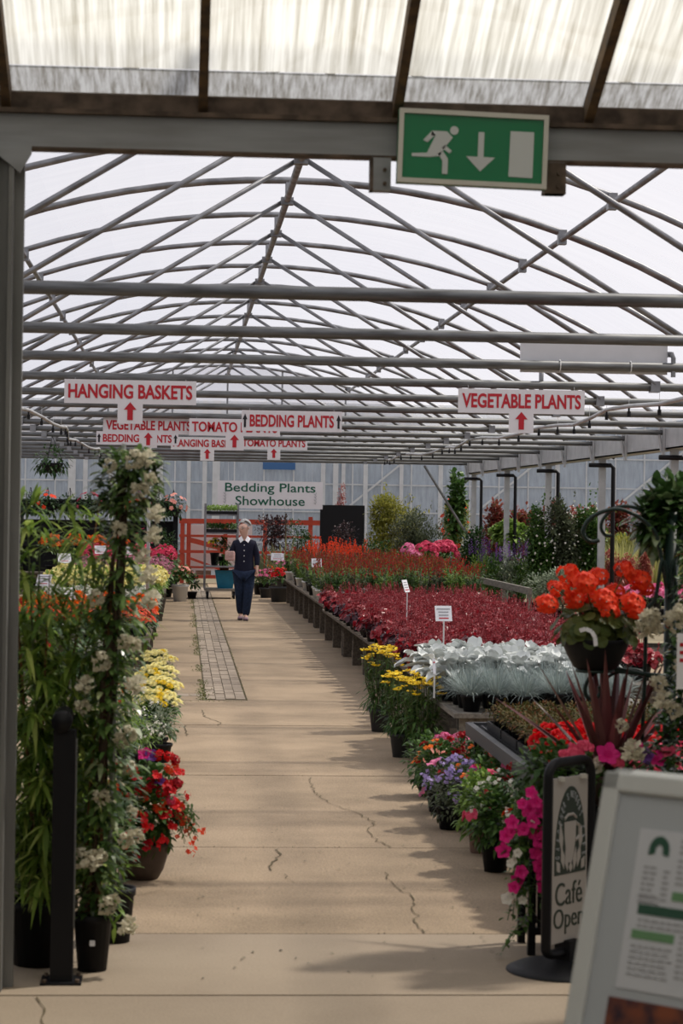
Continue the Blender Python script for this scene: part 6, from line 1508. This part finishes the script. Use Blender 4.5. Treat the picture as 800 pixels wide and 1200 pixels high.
# shrubs and perennials in the open bay to the right
def S_(name, lab, x, ytop, ybot, Y, wpx, n, L, W, lm, seed, **kw):
    """stands on the ground; spans ytop..ybot at distance Y"""
    zt = fromtop(ytop, Y) + .004 * (x - 400) * 0; zb = max(.25, fromtop(ybot, Y)); h = (zt - zb) / 2
    r = shrub(name, 'shrub', lab, (wpx * Y / F_PX / 2 * 1.25, min(.7, wpx * Y / F_PX / 2 * 1.25), h * 1.05), zb + h, int(n * 2.0), L * 1.25, W * 1.5, lm, seed, potr=.17, poth=.24, **kw); return put(r, x, Y)
S_('box_column', 'dark green clipped column right of the hydrangeas', 549, 614, 690, 41, 34, 1500, .06, .03, 'leaf_dark', 950)
S_('laurel', 'bright glossy green round shrub behind the purple salvias', 597, 606, 640, 44, 38, 900, .10, .055, 'leaf_lime', 951)
S_('azalea', 'yellow green shrub with an orange red flush behind the gutter posts', 533, 580, 660, 52, 30, 1000, .09, .04, 'leaf_gold', 952, flm='fl_scarlet', fn=40, fr=.06)
S_('climbing_rose', 'tall loose green climber on the gutter post', 532, 545, 640, 51.0, 22, 420, .12, .07, 'leaf', 953)
for i, (x, w_) in enumerate(((577, 36), (612, 40), (645, 40), (672, 36), (694, 30))):
    S_('photinia', ['red tipped photinia just right of the black downpipe', 'red tipped photinia behind the bright green round shrub', 'red tipped photinia behind the tall mixed hedge', 'red tipped photinia left of the near gutter post', 'red tipped photinia beside the near gutter post'][i], x, 583, 660, 50, w_, 900, .10, .045, 'leaf_redtip', 960 + i)
for i, (x, yt, w_, lm, fn) in enumerate(((632, 586, 34, 'leaf', 60), (660, 582, 42, 'leaf_olive', 90), (690, 578, 36, 'leaf', 60))):
    S_('escallonia', ['tall green shrub at the left of the mixed hedge', 'tall olive green shrub with pale flowers in the middle of the mixed hedge', 'tall green shrub at the right of the mixed hedge by the near gutter post'][i], x, yt, 705, 35.5, w_, 2600, .05, .026, lm, 970 + i, flm='fl_white', fn=fn, fr=.018, spiky=8)
# perennials: purple salvia and green clumps
for i, (x, lm) in enumerate(((562, 'leaf_lime'), (578, 'leaf'), (594, 'leaf_grey'), (608, 'leaf'), (624, 'leaf_lime'))):
    rng = random.Random(980 + i); Y = 38.5; r = thing('sage', ['sage with violet spikes at the left of the perennial row', 'sage with violet spikes second along the perennial row', 'grey leaved sage in the middle of the perennial row', 'sage with violet spikes right of the grey one', 'bright green sage at the right of the perennial row'][i], 'plant'); pot(r, .15, .22)
    mb = MB(); fill_leaves(mb, rng, 620, (0, 0, .62), (.24, .24, .45), .10, .03, .3, .3, .5); mb.build('foliage', lm, r)
    for k in range(9):
        b = V((rng.uniform(-.2, .2), rng.uniform(-.2, .1), rng.uniform(.85, 1.08))); add_head(r, 'spike', 'fl_purple', b, V((rng.uniform(-.1, .1), 0, 1)), rng, rng.uniform(1.1, 1.8), 'flower_spike')
    put(r, x, Y)
for i, (x, Y, lm, h, w_) in enumerate(((728, 40, 'leaf_straw', 1.25, 44), (748, 42, 'leaf_phorm', 1.4, 40), (765, 39, 'leaf_straw', 1.1, 36))):
    put(spiky('ornamental_grass', 'grass', ['straw coloured grass clump right of the near gutter post', 'tall green grass clump between the two straw coloured ones', 'straw coloured grass clump nearest the right edge'][i], 240, h, .026, lm, 990 + i, .18, .3, 'blackplastic', .8, 1.5, .18), x, Y)
for i, (x, Y) in enumerate(((718, 34.5), (735, 35), (752, 34.2))):
    S_('heather', ['reddish heather right of the timber post', 'reddish heather in the middle of the heather row', 'reddish heather nearest the iron stand'][i], x, 640, 690, Y, 24, 900, .05, .014, 'leaf_heather', 1000 + i)
S_('evergreen_shrub', 'dark green shrub in the open bay beyond the heathers', 778, 600, 690, 44, 40, 1300, .08, .04, 'leaf', 1010)
S_('evergreen_shrub', 'grey green bush in the open bay at the foot of the mixed hedge', 650, 660, 715, 33.5, 60, 1500, .05, .02, 'leaf_grey', 1011)
q = gp(722, 690); o = thing('timber_post', 'dark square timber post right of the near gutter post', 'post', (q.x, 36.3, 0)); MB().box((-.05, -.05, 0), (.05, .05, 1.6)).build('shaft', 'wood', o); MB().box((-.06, -.06, 1.6), (.06, .06, 1.63)).build('cap', 'wood', o)
for i in range(3):
    q = at_y(744 + i * 34, 690, 27); r = spawn('pinkp%d' % (i % 2), (lambda i=i: mound('petunia_plant', 'flower', 'x', (.22, .22, .16), .3, 150, .06, .03, 'leaf', 'fl_pink', 60, .045, 1020 + i, 6, .12, .16)), (q.x, 27, .45), rrot(), 1, 'bright pink petunia on the bench seen behind the iron stand', 'bright pink petunias behind the iron stand')
bench('grey wooden bench of pink petunias behind the iron stand', at_y(742, 690, 27).x - .4, at_y(786, 690, 27).x + .5, 26.5, 27.6, .45, 'greywood')
# moss and weeds in the joint along the bricks
mo = MB(); rng = random.Random(55)
for k in range(2600):
    y = BY0 + (rng.random() ** 1.6) * 26; x = BX0 - .02 + rng.gauss(0, .035) * (1 if rng.random() < .7 else .4)
    if math.sin(y * 2.1) + math.sin(y * .9 + 1) < -.4: continue
    leaf(mo, V((x, y, -.002)), rdir(rng, .2, 1), rng.uniform(.015, .04), .012, .4)
for k in range(700):
    y = BY0 + rng.random() * 24; leaf(mo, V((BX1 + .005 + rng.gauss(0, .008), y, -.004)), rdir(rng, .2, 1), rng.uniform(.01, .02), .008, .3)
for k in range(350):
    x = BX0 - .45 + rng.random() * .8; leaf(mo, V((x, BY0 - .005 + rng.gauss(0, .012), -.004)), rdir(rng, .2, 1), .018, .008, .3)
o = mo.build('moss', leafmat('moss_green', (.08, .10, .025), (.19, .19, .06), .2), None); tag(o, 'moss and small weeds growing in the joint beside the brick strip', 'moss', kind='stuff')

for i, (x, lm, yt, w_) in enumerate(((708, 'leaf_straw', 622, 30), (732, 'leaf_gold', 618, 36), (757, 'leaf_straw', 612, 34), (786, 'leaf_olive', 606, 36), (812, 'leaf', 600, 36))):
    S_('feathery_shrub', ['pale straw shrub behind the grass clumps, next to the near gutter post', 'golden shrub behind the grass clumps in the open bay', 'pale straw shrub behind the heathers in the open bay', 'olive shrub behind the standard tree crown', 'green shrub at the far right of the open bay'][i], x, yt, 700, 47 - i * .3, w_, 1500, .12, .022, lm, 1040 + i)
for i, x in enumerate((556, 580, 606, 634, 664, 694, 724, 752, 780)):
    S_('low_shrub', ['low green shrub %s' % t for t in ('behind the clipped column', 'behind the left violet sages', 'behind the grey sage', 'at the foot of the left hedge shrub', 'at the foot of the middle hedge shrub', 'at the foot of the near gutter post', 'behind the first straw grass', 'behind the tall green grass', 'behind the last heather')][i], x, 640 + (i % 3) * 8, 690, 43 + (i % 2) * 1.2, 34, 1000, .09, .035, ('leaf_dark', 'leaf', 'leaf_olive')[i % 3], 1060 + i)

for i, (x, w_) in enumerate(((722, 34), (752, 36), (784, 36))):
    S_('photinia', ['red tipped photinia right of the near gutter post, behind the timber post', 'red tipped photinia above the tall green grass', 'red tipped photinia beside the standard tree crown'][i], x, 584, 660, 51, w_, 900, .10, .045, 'leaf_redtip', 1080 + i)

dl = MB(); rng = random.Random(66)
for k in range(150):
    q = at_z(rng.uniform(200, 600), 760 + 400 * rng.random() ** .8, .004)
    if -.1 < q.x < 1.35 and q.y > 8.3: leaf(dl, q, rdir(rng, 0, .15), rng.uniform(.012, .03), rng.uniform(.006, .014), .1)
for yj in (at_z(400, 1094).y, at_z(400, 993).y, at_z(400, 909).y, at_z(400, 851).y):
    for k in range(70): leaf(dl, V((rng.uniform(-.1, 1.3), yj + rng.gauss(0, .008), -.004)), rdir(rng, .1, .8), rng.uniform(.008, .018), .006, .2)
o = dl.build('leaf_litter', leafmat('dry_litter', (.06, .045, .02), (.13, .12, .05), .1), None); tag(o, 'scattered dry leaf crumbs and tiny weeds on the concrete aisle', 'litter', kind='stuff')
